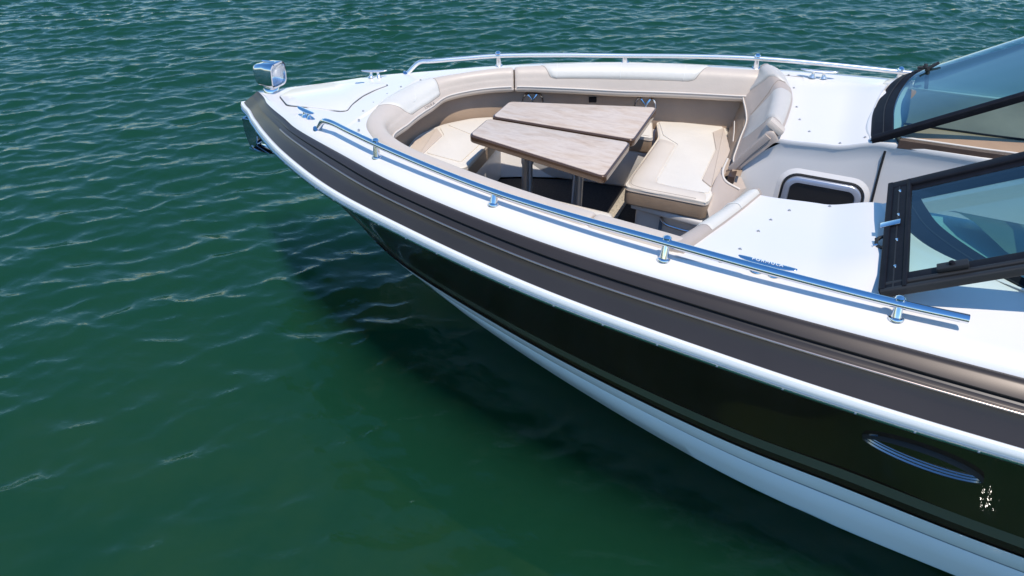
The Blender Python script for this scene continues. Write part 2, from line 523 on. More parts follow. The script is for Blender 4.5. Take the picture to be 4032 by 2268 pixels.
# ------------------------------------------------------------------ water and lake bed
def make_water():
    N, L = 880, 26.0
    rng = np.random.default_rng(11)
    k1 = np.fft.fftfreq(N, d=L / N) * 2 * PI
    KX, KY = np.meshgrid(k1, k1, indexing='ij')
    K = np.hypot(KX, KY); K[0, 0] = 1e-6
    head = math.radians(23.87 + 14)                      # direction the wavelets run
    cosd = (KX * math.cos(head) + KY * math.sin(head)) / K
    ang = np.abs(cosd) ** 6 * np.where(cosd > 0, 1.0, 0.35) + 0.035
    kp = 2 * PI / 0.68
    S = np.exp(-1.1 * (kp / K) ** 2) / K ** 3.2 * ang * np.exp(-(K * 0.014) ** 2)
    kp2 = 2 * PI / 3.6
    S += 0.05 * np.exp(-((K - kp2) / (0.45 * kp2)) ** 2) / kp2 ** 3.6 * np.abs(cosd) ** 4
    spec = (rng.normal(size=(N, N)) + 1j * rng.normal(size=(N, N))) * np.sqrt(S)
    spec[0, 0] = 0
    h = np.real(np.fft.ifft2(spec)); sc_h = 1.0 / h.std()
    dx = np.real(np.fft.ifft2(1j * KX / K * spec)) * sc_h; dy = np.real(np.fft.ifft2(1j * KY / K * spec)) * sc_h
    h *= sc_h
    amp, chop = 0.0136, 0.95
    def samp(F, x, y):
        u = (x / L % 1.0) * N; v = (y / L % 1.0) * N
        i = np.floor(u).astype(int); j = np.floor(v).astype(int)
        a = u - i; b = v - j; i %= N; j %= N; i2 = (i + 1) % N; j2 = (j + 1) % N
        return F[i, j] * (1 - a) * (1 - b) + F[i2, j] * a * (1 - b) + F[i, j2] * (1 - a) * b + F[i2, j2] * a * b
    def axis(lo, hi, step):
        c = list(np.arange(lo, hi + 1e-6, step)); s = step
        a = [lo]; b = [hi]
        while b[-1] - hi < 6000:
            s *= 1.45
            b.append(b[-1] + s); a.append(a[-1] - s)
        return np.array(a[:0:-1] + c + b[1:])
    xs = axis(-6.5, 15.5, 0.032); ys = axis(-8.0, 16.5, 0.032)
    X, Y = np.meshgrid(xs, ys, indexing='ij')
    fade = np.clip(np.minimum.reduce([X + 7.5, 17.0 - X, Y + 9.0, 18.0 - Y]) / 1.5, 0, 1)
    # the hull shelters a patch of calmer water along its port side
    lee = 1.0 - 0.22 * np.exp(-(((X + 2.0) / 1.5) ** 2 + ((Y - 0.6) / 1.9) ** 2))
    f = fade * lee * (1.0 + .22 * np.sin(X * .55 + 1.3 * np.sin(Y * .31 + .8)) * np.sin(Y * .47 - X * .21 + 2.1) + .10 * np.sin(X * 1.7 - Y * 1.1))
    Z = samp(h, X, Y) * amp * f
    XX = X - samp(dx, X, Y) * amp * chop * f * -1
    YY = Y - samp(dy, X, Y) * amp * chop * f * -1
    nx, ny = X.shape
    co = np.stack([XX, YY, Z], -1).reshape(-1, 3)
    idx = np.arange(nx * ny).reshape(nx, ny)
    q = np.stack([idx[:-1, :-1], idx[1:, :-1], idx[1:, 1:], idx[:-1, 1:]], -1).reshape(-1, 4)
    me = bpy.data.meshes.new('water')
    me.vertices.add(len(co)); me.vertices.foreach_set('co', co.ravel())
    me.loops.add(q.size); me.loops.foreach_set('vertex_index', q.ravel().astype(np.int32))
    me.polygons.add(len(q)); me.polygons.foreach_set('loop_start', np.arange(0, q.size, 4, dtype=np.int32))
    me.update(calc_edges=True); me.validate()
    me.shade_smooth()
    me.materials.append(M['water'])
    o = bpy.data.objects.new('water', me); link(o); o['kind'] = 'structure'
    return o
make_water()

def make_bed():
    bm = bmesh.new()
    n = 60
    def ax():
        s = np.linspace(-1, 1, n); return np.sign(s) * (np.abs(s) * 14 + np.abs(s) ** 9 * 6000)
    a = ax()
    rows = [[(x + 2, y + 2, -2.35 - 0.10 * math.sin(x * 0.31 + 1) - 0.12 * math.cos(y * 0.27 + x * 0.1)
              - min(1.2, 0.03 * max(0.0, math.hypot(x, y) - 8))) for y in a] for x in a]
    grid_faces(bm, rows)
    o = finish('lake_bed', bm, M['bed']); o['kind'] = 'structure'
make_bed()

# ------------------------------------------------------------------ the motorboat: hull
boat = empty('motorboat', 'sleek open bow motorboat with dark hull, white deck and beige seating', 'motorboat')

# long lines of the port half, bow to stern (x positive here, mirrored or negated later)
LA = [(0, 3.975, 1.403), (.083, 3.85, 1.402), (.171, 3.75, 1.408), (.275, 3.6, 1.42), (.40, 3.40, 1.435), (.53, 3.2, 1.45), (.83, 2.6, 1.50), (1.10, 2.0, 1.54),
      (1.385, 1.0, 1.58), (1.517, 0, 1.605), (1.565, -.6, 1.62), (1.60, -1.2, 1.632), (1.65, -2.4, 1.65), (1.68, -4.5, 1.66)]
LB = [(0, 4.150, 1.285), (.05, 4.08, 1.284), (.102, 4.0, 1.287), (.228, 3.85, 1.298), (.304, 3.75, 1.306), (.42, 3.6, 1.32), (.69, 3.2, 1.345), (1.01, 2.6, 1.37), (1.24, 2.0, 1.398),
      (1.522, 1.0, 1.42), (1.675, 0, 1.43), (1.738, -.6, 1.44), (1.77, -1.2, 1.447), (1.82, -2.4, 1.455), (1.84, -4.5, 1.46)]
LC = [(0, 4.145, 1.205), (.06, 4.07, 1.205), (.120, 4.0, 1.21), (.238, 3.83, 1.222), (.43, 3.6, 1.245), (.68, 3.2, 1.268), (.955, 2.6, 1.295), (1.217, 2.0, 1.325),
      (1.505, 1.0, 1.345), (1.655, 0, 1.355), (1.70, -.6, 1.365), (1.74, -1.2, 1.375), (1.79, -2.4, 1.385), (1.81, -4.5, 1.39)]
LD = [(0, 3.36, .53), (.15, 3.0, .515), (.40, 2.6, .51), (.65, 2.0, .52), (.97, 1.0, .54), (1.20, 0, .56), (1.28, -.6, .58), (1.37, -1.2, .60), (1.46, -2.4, .62), (1.52, -4.5, .64)]
LF = [(0, 3.17, .36), (.11, 3.0, .37), (.335, 2.6, .38), (.59, 2.0, .40), (.93, 1.0, .42), (1.18, 0, .44), (1.27, -.6, .46), (1.36, -1.2, .48), (1.45, -2.4, .50), (1.51, -4.5, .52)]
LH = [(0, 2.74, .03), (.05, 2.6, .02), (.33, 2.0, .01), (.72, 1.0, .01), (1.03, 0, .01), (1.145, -.6, .01), (1.215, -1.2, .01), (1.29, -2.2, .0), (1.33, -4.5, .0)]
LK = [(0, 2.73, .02), (0, 2.4, -.17), (0, 1.9, -.34), (0, 1.0, -.48), (0, 0, -.55), (0, -1.2, -.60), (0, -2.4, -.62), (0, -4.5, -.62)]
NT, PW = 150, 1.35
cA, cB, cC, cD, cF, cH, cK = [curve(q, NT, PW) for q in (LA, LB, LC, LD, LF, LH, LK)]
cE = cD * 0.42 + cF * 0.58

def between(P, Q, ts, bulge=0.0):
    """rows across from line P to line Q with an outward bulge"""
    rows = []
    for p, q in zip(P, Q):
        d = q - p
        n = np.array([-d[2], 0, d[0]]); n = n / (np.linalg.norm(n) + 1e-9)
        if n[0] < 0: n = -n
        rows.append([p + d * t + n * bulge * 4 * t * (1 - t) for t in ts])
    return rows

def two_sided(name, rows, m, label=None, angle=38):
    return loft(name, rows, m, boat, mirror=True, angle=angle, label=label)

hull_rows = between(cC, cD, np.linspace(0, 1, 9), -0.02)
hull = two_sided('hull', hull_rows, M['hulldark'])
two_sided('boot_stripe', between(cD, cE, [0, .5, 1]), M['olive'], 'dull olive bronze stripe low on the dark hull')
two_sided('hull_stripe', between(cE, cF, [0, .5, 1]), M['hulldark'])
# white lower topsides with a stepped spray strake, then the underwater bottom
rows = []
for f, h in zip(cF, cH):
    d = h - f
    n = np.array([-d[2], 0, d[0]]); n /= np.linalg.norm(n) + 1e-9
    if n[0] < 0: n = -n
    rows.append([f + n * .010, f + d * .10 + n * .012, f + d * .26 + n * .010, f + d * .29 + n * .006])
two_sided('hull_bottom', rows, M['hullwhite'])
rows2 = []
for f, h in zip(cF, cH):
    d = h - f
    n = np.array([-d[2], 0, d[0]]); n /= np.linalg.norm(n) + 1e-9
    if n[0] < 0: n = -n
    rows2.append([f + d * .29 + n * .006, f + d * .33 - n * .012, f + d * .38 - n * .010])
two_sided('spray_strake', rows2, M['strake'])
rows3 = []
for f, h, k in zip(cF, cH, cK):
    d = h - f
    n = np.array([-d[2], 0, d[0]]); n /= np.linalg.norm(n) + 1e-9
    if n[0] < 0: n = -n
    rows3.append([f + d * .38 - n * .010, f + d * .42, f + d * .7 + n * .002, h, h * .93 + k * .07, h * .6 + k * .4, k])
two_sided('hull_bottom', rows3, M['hullwhite'])
# transom
bm = bmesh.new()
tr = [cA[-1], cB[-1], cC[-1], cD[-1], cE[-1], cF[-1], cH[-1], cK[-1]]
ring = [Vector(p) for p in tr] + [Vector((-p[0], p[1], p[2])) for p in tr[-2::-1]]
bm.faces.new([bm.verts.new(p) for p in ring])
finish('transom', bm, M['hulldark'], boat, smooth=False)

# dark metallic band between white deck and rub rail, with a groove and a ridge
rows, grows = [], []
for i, (a, b) in enumerate(zip(cA, cB)):
    d = b - a
    n = np.array([-d[2], 0, d[0]]); n = n / (np.linalg.norm(n) + 1e-9)
    if n[0] < 0: n = -n
    if i == 0: n = np.array([0, .55, .83])
    y = a[1]
    g = np.interp(y, [-1.2, 1.0, 2.6, 3.4, 3.9], [.345, .27, .23, .20, .18])
    w = np.interp(y, [-1.2, 1.0, 2.6, 3.3, 3.7], [.07, .06, .05, .03, .0])
    r = np.interp(y, [-1.2, 1.0, 2.6, 3.4], [.53, .50, .46, .42])
    k = np.interp(y, [-4, 2.0, 3.4, 3.9], [1.0, 1.0, .5, .15])
    prof = [(0, 0), (.02, .010), (.06, .020), (.12, .026), (g - .015, .029), (g, .026)]
    rows.append([a + d * s + n * o * k for s, o in prof])
    grows.append(([a + d * g + n * .026 * k, a + d * (g + w * .35) + n * .012 * k, a + d * (g + w) + n * .015 * k],
                  [a + d * s + n * o * k for s, o in [(g + w, .015), (r - .060, .0135), (r - .048, .0145), (r - .004, .0195), (r + .006, .0200), (r + .016, .0190), (r + .05, .0135), (.72, .006), (.9, .003), (1.0, 0.0)]]))
two_sided('sheer_band', rows, M['bronze'], 'upper dark bronze band with a rounded shoulder')
two_sided('sheer_groove', [g[0] for g in grows], M['grooveshade_seam'])  # recess darkened by colour as if in shade
two_sided('sheer_band', [g[1] for g in grows], M['bronze'], 'lower dark bronze band with a thin raised ridge')

# pale tube added along the ridge to draw its highlight
bead = []
for i, (a, b) in enumerate(zip(cA, cB)):
    if a[1] > 3.3: continue
    d = b - a
    n = np.array([-d[2], 0, d[0]]); n = n / (np.linalg.norm(n) + 1e-9)
    rr_ = np.interp(a[1], [-1.2, 1.0, 2.6, 3.4], [.53, .50, .46, .42])
    k = np.interp(a[1], [2.4, 3.3], [1, .55])
    bead.append(a + d * rr_ + n * .0165 * k)
bm = bmesh.new()
tube_bm(bm, bead, .0062, 10); tube_bm(bm, [(-p[0], p[1], p[2]) for p in bead], .0062, 10)
finish('sheer_highlight', bm, M['bronzehighlight'], boat, label='thin pale highlight line added along the dark band')

# rub rail: white moulding with a polished strip beneath
def outward(i, c):
    a = c[max(0, i - 1)]; b = c[min(len(c) - 1, i + 1)]
    t = b - a
    n = np.array([-t[1], t[0], 0.0]); n /= np.linalg.norm(n) + 1e-9
    if n[0] < 0 or i == 0: n = np.array([abs(n[0]) if i else 0.0, abs(n[1]) if i == 0 else n[1], 0])
    if i == 0: n = np.array([0, 1.0, 0])
    return n
rw, rc, rl = [], [], []
for i, (b, c) in enumerate(zip(cB, cC)):
    n = outward(i, cB); z = np.array([0, 0, 1.0])
    rw.append([b, b + n * .010 + z * .006, b + n * .024 + z * .002, b + n * .031 - z * .012, b + n * .031 - z * .028, b + n * .026 - z * .038])
    e = b + n * .026 - z * .038
    rc.append([e, e + n * .008 - z * .002, e + n * .010 - z * .008, e + n * .009 - z * .013])
    rl.append([e + n * .009 - z * .013, e + n * .006 - z * .020, e - n * .002 - z * .026, c + n * .004 + z * .002, c])
rub = two_sided('rub_rail', rw, M['rub'])
two_sided('rub_strip', rc, M['chrome'], 'polished metal strip under the white rub rail')

two_sided('rub_strip_dark_reflection', rl, M['rubber'])  # lower edge of the strip blackened to stand for dark water reflected in it
def rub_screws():
    bm = bmesh.new(); lathe_bm(bm, (0, 0, 0), (0, 0, 1), [(0, .003), (.004, .0022), (.0055, 0)], 8)
    p0 = finish('rail_screw', bm, M['strake'], boat)
    first = True
    acc = 0.0
    for i in range(6, len(cB) - 1):
        acc += np.linalg.norm(cB[i] - cB[i - 1])
        if acc < .21: continue
        acc = 0.0
        if cB[i][1] < -3: break
        n = outward(i, cB)
        for sg in (1, -1):
            p = cB[i] + n * .0355 - np.array([0, 0, .046])
            o = p0 if first else p0.copy()
            if not first: col.objects.link(o); o.parent = boat
            first = False
            o.location = (sg * p[0], p[1], p[2])
            o.rotation_euler = Vector((sg * n[0], n[1], .1)).to_track_quat('Z', 'Y').to_euler()
rub_screws()

# ------------------------------------------------------------------ deck
zb = fy([(-4.5, 1.72), (-1.2, 1.685), (-.51, 1.67), (.45, 1.642), (1.39, 1.611), (2.31, 1.558), (2.95, 1.507), (3.2, 1.487), (3.6, 1.440), (3.97, 1.405), (4.1, 1.40)])
xb0 = fy([(-4.5, 1.56), (-1.2, 1.50), (-.51, 1.461), (.45, 1.38), (1.39, 1.189), (2.31, .875), (2.95, .573)])
ring_out = fy([(-.5, 1.36), (.2, 1.315), (.45, 1.295), (.9, 1.225), (1.39, 1.115), (1.85, .965), (2.15, .845), (2.35, .735), (2.52, .605), (2.66, .455), (2.735, .30), (2.765, .15), (2.78, .02)])
zc = fy([(2.5, 1.553), (2.8, 1.535), (3.2, 1.490), (3.6, 1.438), (3.97, 1.404)])
def sstep(a, b, x):
    t = min(1, max(0, (x - a) / (b - a))); return t * t * (3 - 2 * t)
def z_dash(x, y):
    x = abs(x)
    base = np.interp(x, [.38, .6, .8, 1.0, 1.2, 1.33], [1.545, 1.560, 1.580, 1.607, 1.635, 1.647])
    base += (zb(y) - zb(.13)) * sstep(.7, 1.33, x)
    k = 1 - sstep(1.12, 1.36, x)
    return base + .018 * sstep(.13, -.2, y) * k + .066 * sstep(-.17, -.44, y) * k
RING_TOP = 2.785
deck_bm = bmesh.new()
rows = {'fore': [], 'side': [], 'dash': []}
tt = []
dA = resample(spline(LA, 900), 520, 1.25)
for a in dA:
    xa, y, za = a
    xb = xb0(y) if y < 2.9 else max(0.0, xa - np.interp(y, [2.9, 3.6, 3.97], [.085, .07, .0]))
    zbb = zb(y)
    edge = [(xa, y, za), (xa - min(.008, xa * .3), y, za + (zbb - za) * .30), (xa - min(.028, xa * .5), y, za + (zbb - za) * .62),
            (xa * .35 + xb * .65, y, za + (zbb - za) * .88), (xb, y, zbb - .001)]
    if y > RING_TOP:
        x0 = xb
        rows['fore'].append(edge + [(x0 * s, y, zbb + (zc(y) - zbb) * (1 - s)) for s in (.8, .6, .4, .2, 0)])
    else:
        ro = ring_out(y)
        if y > .42: rows['side'].append(edge + [(xb - (xb - ro) * .5, y, zbb), (ro - .012, y, zbb - .002)])
        elif y > -4.6:
            if y > .10: xs_ = [ro, 1.2, 1.0, .8, .6, .4]
            else: xs_ = [1.34, 1.22, 1.05, .85, .62, .4]
            inner = [(x, y, z_dash(x, y)) for x in xs_]
            inner.append((.396, y, z_dash(.4, y) - .012)); inner.append((.40, y, z_dash(.4, y) - .03))
            if .10 < y:
                continue_side = edge + [(ro - .0, y, zbb), (ro - .012, y, zbb - .002)]
                rows.setdefault('mid', []).append(continue_side)
            else: rows['dash'].append(edge + inner)
for key in ('fore', 'side', 'dash'):
    r = rows[key]
    if key == 'side': r = [rr for rr in r] + [rr for rr in rows.get('mid', [])]
    grid_faces(deck_bm, r)
    grid_faces(deck_bm, [[(-p[0], p[1], p[2]) for p in rr] for rr in r], flip=True)
# join fore deck to the side deck around the seat ring
f0 = rows['fore'][-1]; s0 = rows['side'][0]
for sg in (1, -1):
    a = [Vector((sg * p[0], p[1], p[2])) for p in f0]; b = [Vector((sg * p[0], p[1], p[2])) for p in s0]
    va = [deck_bm.verts.new(p) for p in a]; vb = [deck_bm.verts.new(p) for p in b]
    for j in range(6):
        deck_bm.faces.new([va[j], va[j + 1], vb[j + 1], vb[j]])
    for j in range(6, len(va) - 1):
        deck_bm.faces.new([va[j], va[j + 1], vb[6]])
    m0 = [Vector((sg * p[0], p[1], p[2])) for p in rows['mid'][-1]]; d0 = [Vector((sg * p[0], p[1], p[2])) for p in rows['dash'][0]]
    va = [deck_bm.verts.new(p) for p in m0]; vb = [deck_bm.verts.new(p) for p in d0]
    for j in range(6):
        deck_bm.faces.new([va[j], va[j + 1], vb[j + 1], vb[j]])
    # strip of dash in front of the first dash row, running under the seat backs
    yy = .165 if sg > 0 else .175
    fr = [(sg * x, (yy if x < 1.1 else yy + (x - 1.1) * .4) if sg > 0 else yy + (x - .43) * .26, z_dash(x, .1)) for x in (1.34, 1.22, 1.05, .85, .62, .4)]
    fr += [(sg * .396, yy, z_dash(.4, .1) - .012), (sg * .40, yy, z_dash(.4, .1) - .03)]
    vf = [deck_bm.verts.new(Vector(p)) for p in fr]
    for j in range(len(fr) - 1):
        deck_bm.faces.new([vf[j], vf[j + 1], vb[5 + j + 1], vb[5 + j]])
bmesh.ops.remove_doubles(deck_bm, verts=deck_bm.verts, dist=2e-4)
deck = finish('deck', deck_bm, M['gelcoat'], boat, angle=50)

# raised anchor locker lid on the fore deck
lid_out = [(-.075, 3.70), (-.235, 3.50), (-.285, 2.99), (-.26, 2.95), (-.15, 2.985), (0, 3.0), (.15, 2.985), (.26, 2.95), (.285, 2.99), (.235, 3.50), (.075, 3.70)]
bm = bmesh.new()
zl = lambda x, y: zc(y) + (zb(y) - zc(y)) * min(1, abs(x) / .4)
prism_bm(bm, round_poly(lid_out, [.03, .04, .03, .02, .1, .2, .1, .02, .03, .04, .03], 4), -.004, .013, .005, 2, zl)
finish('locker_lid', bm, M['gelcoat'], boat, label='white anchor locker lid on the fore deck', angle=45)
bm = bmesh.new()
prism_bm(bm, round_poly([(x * 1.035, 3.33 + (y - 3.33) * 1.02) for x, y in lid_out], .03, 4), -.010, .0035, .0, 1, zl)
finish('lid_seam', bm, M['grooveshade_seam'], boat)

# coaming trim around the bow seating (white edge just outside the bolsters)
# ------------------------------------------------------------------ bow seating: bolster ring
half = [(1.305, .41), (1.295, .45), (1.225, .9), (1.115, 1.39), (.965, 1.85), (.845, 2.15), (.735, 2.35), (.605, 2.52), (.455, 2.66), (.30, 2.735), (.15, 2.765), (0, 2.775)]
ring_pts = [(-x, y, zb(y) if y < 2.6 else zc(y) * .5 + zb(y) * .5) for x, y in half] + [(x, y, zb(y) if y < 2.6 else zc(y) * .5 + zb(y) * .5) for x, y in half[-2::-1]]
RC = resample(spline(ring_pts, 900), 700)
RT = np.gradient(RC, axis=0); RT /= np.linalg.norm(RT, axis=1)[:, None]
RNn = np.stack([RT[:, 1], -RT[:, 0], np.zeros(len(RT))], 1)      # inward
RNn /= np.linalg.norm(RNn, axis=1)[:, None]
def ring_at(s):
    i = min(len(RC) - 1.001, max(0, s * (len(RC) - 1))); j = int(i); t = i - j
    return RC[j] * (1 - t) + RC[j + 1] * t, RNn[j] * (1 - t) + RNn[j + 1] * t, RT[j]
def ring_s(x=None, y=None, side=1):
    """parameter on the ring nearest to a plan position"""
    d = (RC[:, 0] - x) ** 2 + (RC[:, 1] - y) ** 2
    return float(np.argmin(d)) / (len(RC) - 1)
BP = spline([(-.012, -.035, 0), (-.004, -.004, 0), (.016, .020, 0), (.055, .031, 0), (.100, .026, 0), (.128, .004, 0), (.148, -.040, 0), (.168, -.095, 0), (.178, -.122, 0)], 160)
BU = spline([(.178, -.122, 0), (.181, -.140, 0), (.168, -.160, 0), (.140, -.172, 0), (.100, -.176, 0)], 40)
BPl = np.concatenate([[0], np.cumsum(np.linalg.norm(np.diff(BP, axis=0), axis=1))]); BPl /= BPl[-1]
def bp(v):
    return np.interp(v, BPl, BP[:, 0]), np.interp(v, BPl, BP[:, 1])
_ax = np.abs(RC[:, 0])
_ld = np.where(RC[:, 1] > 2.25, np.interp(_ax, [0, .28, .45, .60, .74], [.245, .235, .17, .135, .145]), np.interp(RC[:, 1], [.4, 1.4, 2.0, 2.25], [.18, .185, .17, .148]))
_lz = np.where(RC[:, 1] > 2.25, np.interp(_ax, [0, .28, .60, .74], [1.448, 1.448, 1.458, 1.475]), np.interp(RC[:, 1], [.4, .5, 1.4, 2.1, 2.25], [1.525, 1.515, 1.478, 1.484, 1.478]))
_k = np.ones(25) / 25
_ld = np.convolve(np.pad(_ld, 12, 'edge'), _k, 'valid'); _lz = np.convolve(np.pad(_lz, 12, 'edge'), _k, 'valid')
def lip_at(s):
    i = s * (len(RC) - 1)
    return float(np.interp(i, np.arange(len(RC)), _ld)), float(np.interp(i, np.arange(len(RC)), _lz))
def warp(s, ctop, d, z):
    ld, lz = lip_at(s)
    fd = ld / .178; fz = (ctop - lz) / .122
    d = d * fd if d <= 0 else d * (1 + (fd - 1) * sstep(.03, .178, d))
    z = z * (1 + (fz - 1) * sstep(-.005, -.06, z)) if z < 0 else z
    return d, z
def bol(s, v, off=0.0, fat=0.0):
    c, n, t = ring_at(s)
    d, z = warp(s, c[2], *bp(v)); d2, z2 = warp(s, c[2], *bp(min(1, v + .01))); d1, z1 = warp(s, c[2], *bp(max(0, v - .01)))
    tn = np.array([d2 - d1, z2 - z1]); tn /= np.linalg.norm(tn) + 1e-9
    nd, nz = -tn[1], tn[0]
    if nz < 0 and nd < 0: nd, nz = -nd, -nz
    p = c + n * d + np.array([0, 0, z])
    q = n * nd + np.array([0, 0, nz])
    return p + q * off, q
def bolster(s0, s1, name='bolster', m='vbeige'):
    n = max(12, int((s1 - s0) * 170))
    ss = np.linspace(s0, s1, n)
    top, und = [], []
    eps = .0035
    ss = np.concatenate([[s0, s0 + eps * .25, s0 + eps * .9], ss[(ss > s0 + eps) & (ss < s1 - eps)], [s1 - eps * .9, s1 - eps * .25, s1]])
    for k, s in enumerate(ss):
        e = min(k, len(ss) - 1 - k)
        ins = [.014, .006, .001][e] if e < 3 else 0
        c, nn, t = ring_at(s)
        top.append([bol(s, v, -ins)[0] for v in np.linspace(0, 1, 26)])
        ld, lz = lip_at(s)
        und.append([c + nn * (ld + d - .178 - (ins if j < 4 else 0)) + np.array([0, 0, lz - c[2] + z + .122 + ins * .6]) for j, (d, z) in enumerate(BU[:, :2][::3])])
    bm = bmesh.new()
    rows = [list(a) + list(b)[1:] for a, b in zip(top, und)]
    vs = grid_faces(bm, rows)
    # closed ends
    for r in (vs[0], vs[-1]):
        try: bm.faces.new(r)
        except ValueError: pass
    o = finish(name, bm, M[m], boat, angle=45)
    pp = []
    for s in ss[2:-2]:
        p, q = bol(s, .985, .003); pp.append(p)
    tube('piping', pp, .0055, M['pip'], o, 8)
    return o
S_ps = ring_s(-1.23, .87); S_seam = ring_s(.835, 2.17)
b_fwd = bolster(S_ps + .0008, S_seam - .0008, 'bolster')
b_stb = bolster(S_seam + .0008, 1.0, 'bolster')
b_prt = bolster(0.0, S_ps - .0008, 'bolster')
b_fwd['label'] = 'beige bolster curving round the front of the bow seating'
b_stb['label'] = 'beige bolster along the starboard side with a long cream panel'
b_prt['label'] = 'short beige bolster end on the near side'

def inlay(parent, top0, top1, bot0, bot1, v0, v1, m='vpale', th=.009, n=48, k=18, power=1.0):
    """raised padded panel on the bolster: s range at v0 and at v1, corners rounded"""
    bm = bmesh.new()
    rows = []
    for i in range(n + 1):
        u = i / n
        row = []
        for j in range(k + 1):
            w = j / k
            a = top0 + (bot0 - top0) * w; b = top1 + (bot1 - top1) * w
            # round the corners by pulling the ends in near v0 / v1
            c = .10
            e = max(0, (w - (1 - c)) / c)
            pull = (1 - math.sqrt(max(0, 1 - e * e))) * .10 * (b - a) * .35
            a += pull; b -= pull
            s = a + (b - a) * u; v = v0 + (v1 - v0) * w
            ed = min(u, 1 - u) * n / 2.0; ew = min(w, 1 - w) * k / 2.0
            h = min(1, ed) * min(1, ew) if v0 > 0.05 else min(1, ed) * min(1, (1 - w) * k / 2.0)
            h = 1 - (1 - min(1, h)) ** 2
            row.append(bol(s, v, -.002 + (th + .002) * h)[0])
        rows.append(row)
    grid_faces(bm, rows)
    o = finish('inlay_panel', bm, M[m], parent, angle=60)
    # shadow-line seam round the panel
    edge = []
    for i in range(n + 1): edge.append(rows[i][-1])
    left = [r for r in rows[0]]; right = [r for r in rows[-1]]
    tube('seam', [Vector(p) for p in left] + [Vector(p) for p in edge[1:-1]] + [Vector(p) for p in right[::-1]], .0035, M['stitch'], parent, 6)
    return rows
inlay(b_fwd, ring_s(-.20, 2.76), ring_s(.44, 2.67), ring_s(-.09, 2.76), ring_s(.41, 2.68), .14, .86)
inlay(b_stb, ring_s(.91, 1.99), ring_s(1.25, .74), ring_s(.945, 1.90), ring_s(1.225, .86), .12, .74, n=70)
def stitch(parent, pts, m='stitchpale', r=.0018, off=.0098):
    P = []
    for (s, v) in pts: P.append(bol(s, v, off)[0])
    tube('stitch_line', P, r, M[m], parent, 5)
sA, sB = ring_s(.935, 1.92), ring_s(1.225, .86)
L = lambda a, b, t: a + (b - a) * t
stitch(b_stb, [(L(sA, sB, t), .40 - .10 * math.sin(PI * t) + .06 * (abs(t - .5) * 2) ** 3) for t in np.linspace(.08, .92, 40)])
for t in (.06, .5, .93): stitch(b_stb, [(L(sA, sB, t), v) for v in np.linspace(.2, .72, 10)])
fA, fB = ring_s(-.12, 2.76), ring_s(.42, 2.68)
stitch(b_fwd, [(L(fA, fB, .28 + .42 * t), .62 - .22 * sstep(.1, .8, t)) for t in np.linspace(0, 1, 24)])
# lettering embossed on the front bolster
p, q = bol(ring_s(.16, 2.76), .93, .001)
c_, n_, t_ = ring_at(ring_s(.16, 2.76))
lettering('FORMULA', .034, p + np.array([0, 0, .0]), Vector(t_), Vector(q), M['letter'], b_fwd, spacing=1.15)

# lower back panel beneath the bolster
rows = []
for s in np.linspace(0, 1, 150):
    c, n, t = ring_at(s)
    ld, lz = lip_at(s); zt = lz - .048
    e = max(0, ld - .178)
    n = n * (1 + e * 6)
    rows.append([np.array([*(c + n * .03)[:2], zt + .03]), np.array([*(c + n * .045)[:2], zt - .02]), np.array([*(c + n * .075)[:2], (zt + 1.24) / 2]), np.array([*(c + n * .105)[:2], 1.235]), np.array([*(c + n * .105)[:2], 1.16])])
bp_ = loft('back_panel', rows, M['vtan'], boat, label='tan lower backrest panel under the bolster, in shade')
# vertical seams on the lower panel
for (x, y) in ((-.10, 2.77), (-.75, 2.33)):
    s = ring_s(x, y)
    c, n, t = ring_at(s)
    tube('seam', [c + n * .049 + np.array([0, 0, -.19]), np.array([*(c + n * .082)[:2], 1.33]), np.array([*(c + n * .112)[:2], 1.24])], .004, M['stitch'], bp_, 6)

# round chrome speakers in the starboard panel
def speaker(x, y, z):
    s = ring_s(x, y); c, n, t = ring_at(s)
    ax = Vector(n) + Vector((0, 0, .25))
    pos = Vector((c[0], c[1], z)) + Vector(n) * .072
    r = lathe('speaker', pos, ax, [(.04, -.03), (.088, -.02), (.088, .006), (.084, .012), (.074, .012), (.070, .002), (.066, -.004), (0, -.006)], M['chrome'], boat, 28, 'round chrome speaker in the backrest panel')
    lathe('speaker_cone', pos + ax.normalized() * .0, ax, [(.066, -.002), (.03, -.012), (0, -.008)], M['rubber'], r, 20)
    R = frame_rot(t, ax)
    for a in (.75, -.75, .75 + PI / 2 * 0 + 1.55, -2.3):
        pass
    for a in (math.radians(58), math.radians(122)):
        bm = bmesh.new()
        box_bm(bm, (0, 0, 0), (.13, .014, .008), None, .002)
        bmesh.ops.transform(bm, matrix=Matrix.Translation(pos + ax.normalized() * .006) @ R.to_4x4() @ Matrix.Rotation(a, 4, 'Z'), verts=bm.verts)
        finish('grille_bar', bm, M['chrome'], r)
speaker(.86, 2.02, 1.335)
speaker(1.13, 1.19, 1.335)
s = ring_s(1.11, 1.61); c, n, t = ring_at(s)
bm = bmesh.new(); box_bm(bm, (0, 0, 0), (.06, .045, .016), None, .004)
bmesh.ops.transform(bm, matrix=Matrix.Translation(Vector((c[0], c[1], 1.36)) + Vector(n) * .066) @ frame_rot(t, n).to_4x4(), verts=bm.verts)
finish('panel_latch', bm, M['black'], boat)

# white rolled edge of the deck moulding under the bolsters and cockpit liner
rows = []
for s in np.linspace(0, 1, 120):
    c, n, t = ring_at(s)
    rows.append([np.array([*(c + n * .11)[:2], 1.17]), np.array([*(c + n * .20)[:2], .98]), np.array([*(c + n * .28)[:2], .79])])
loft('cockpit_liner', rows, M['gelcoat'], boat)

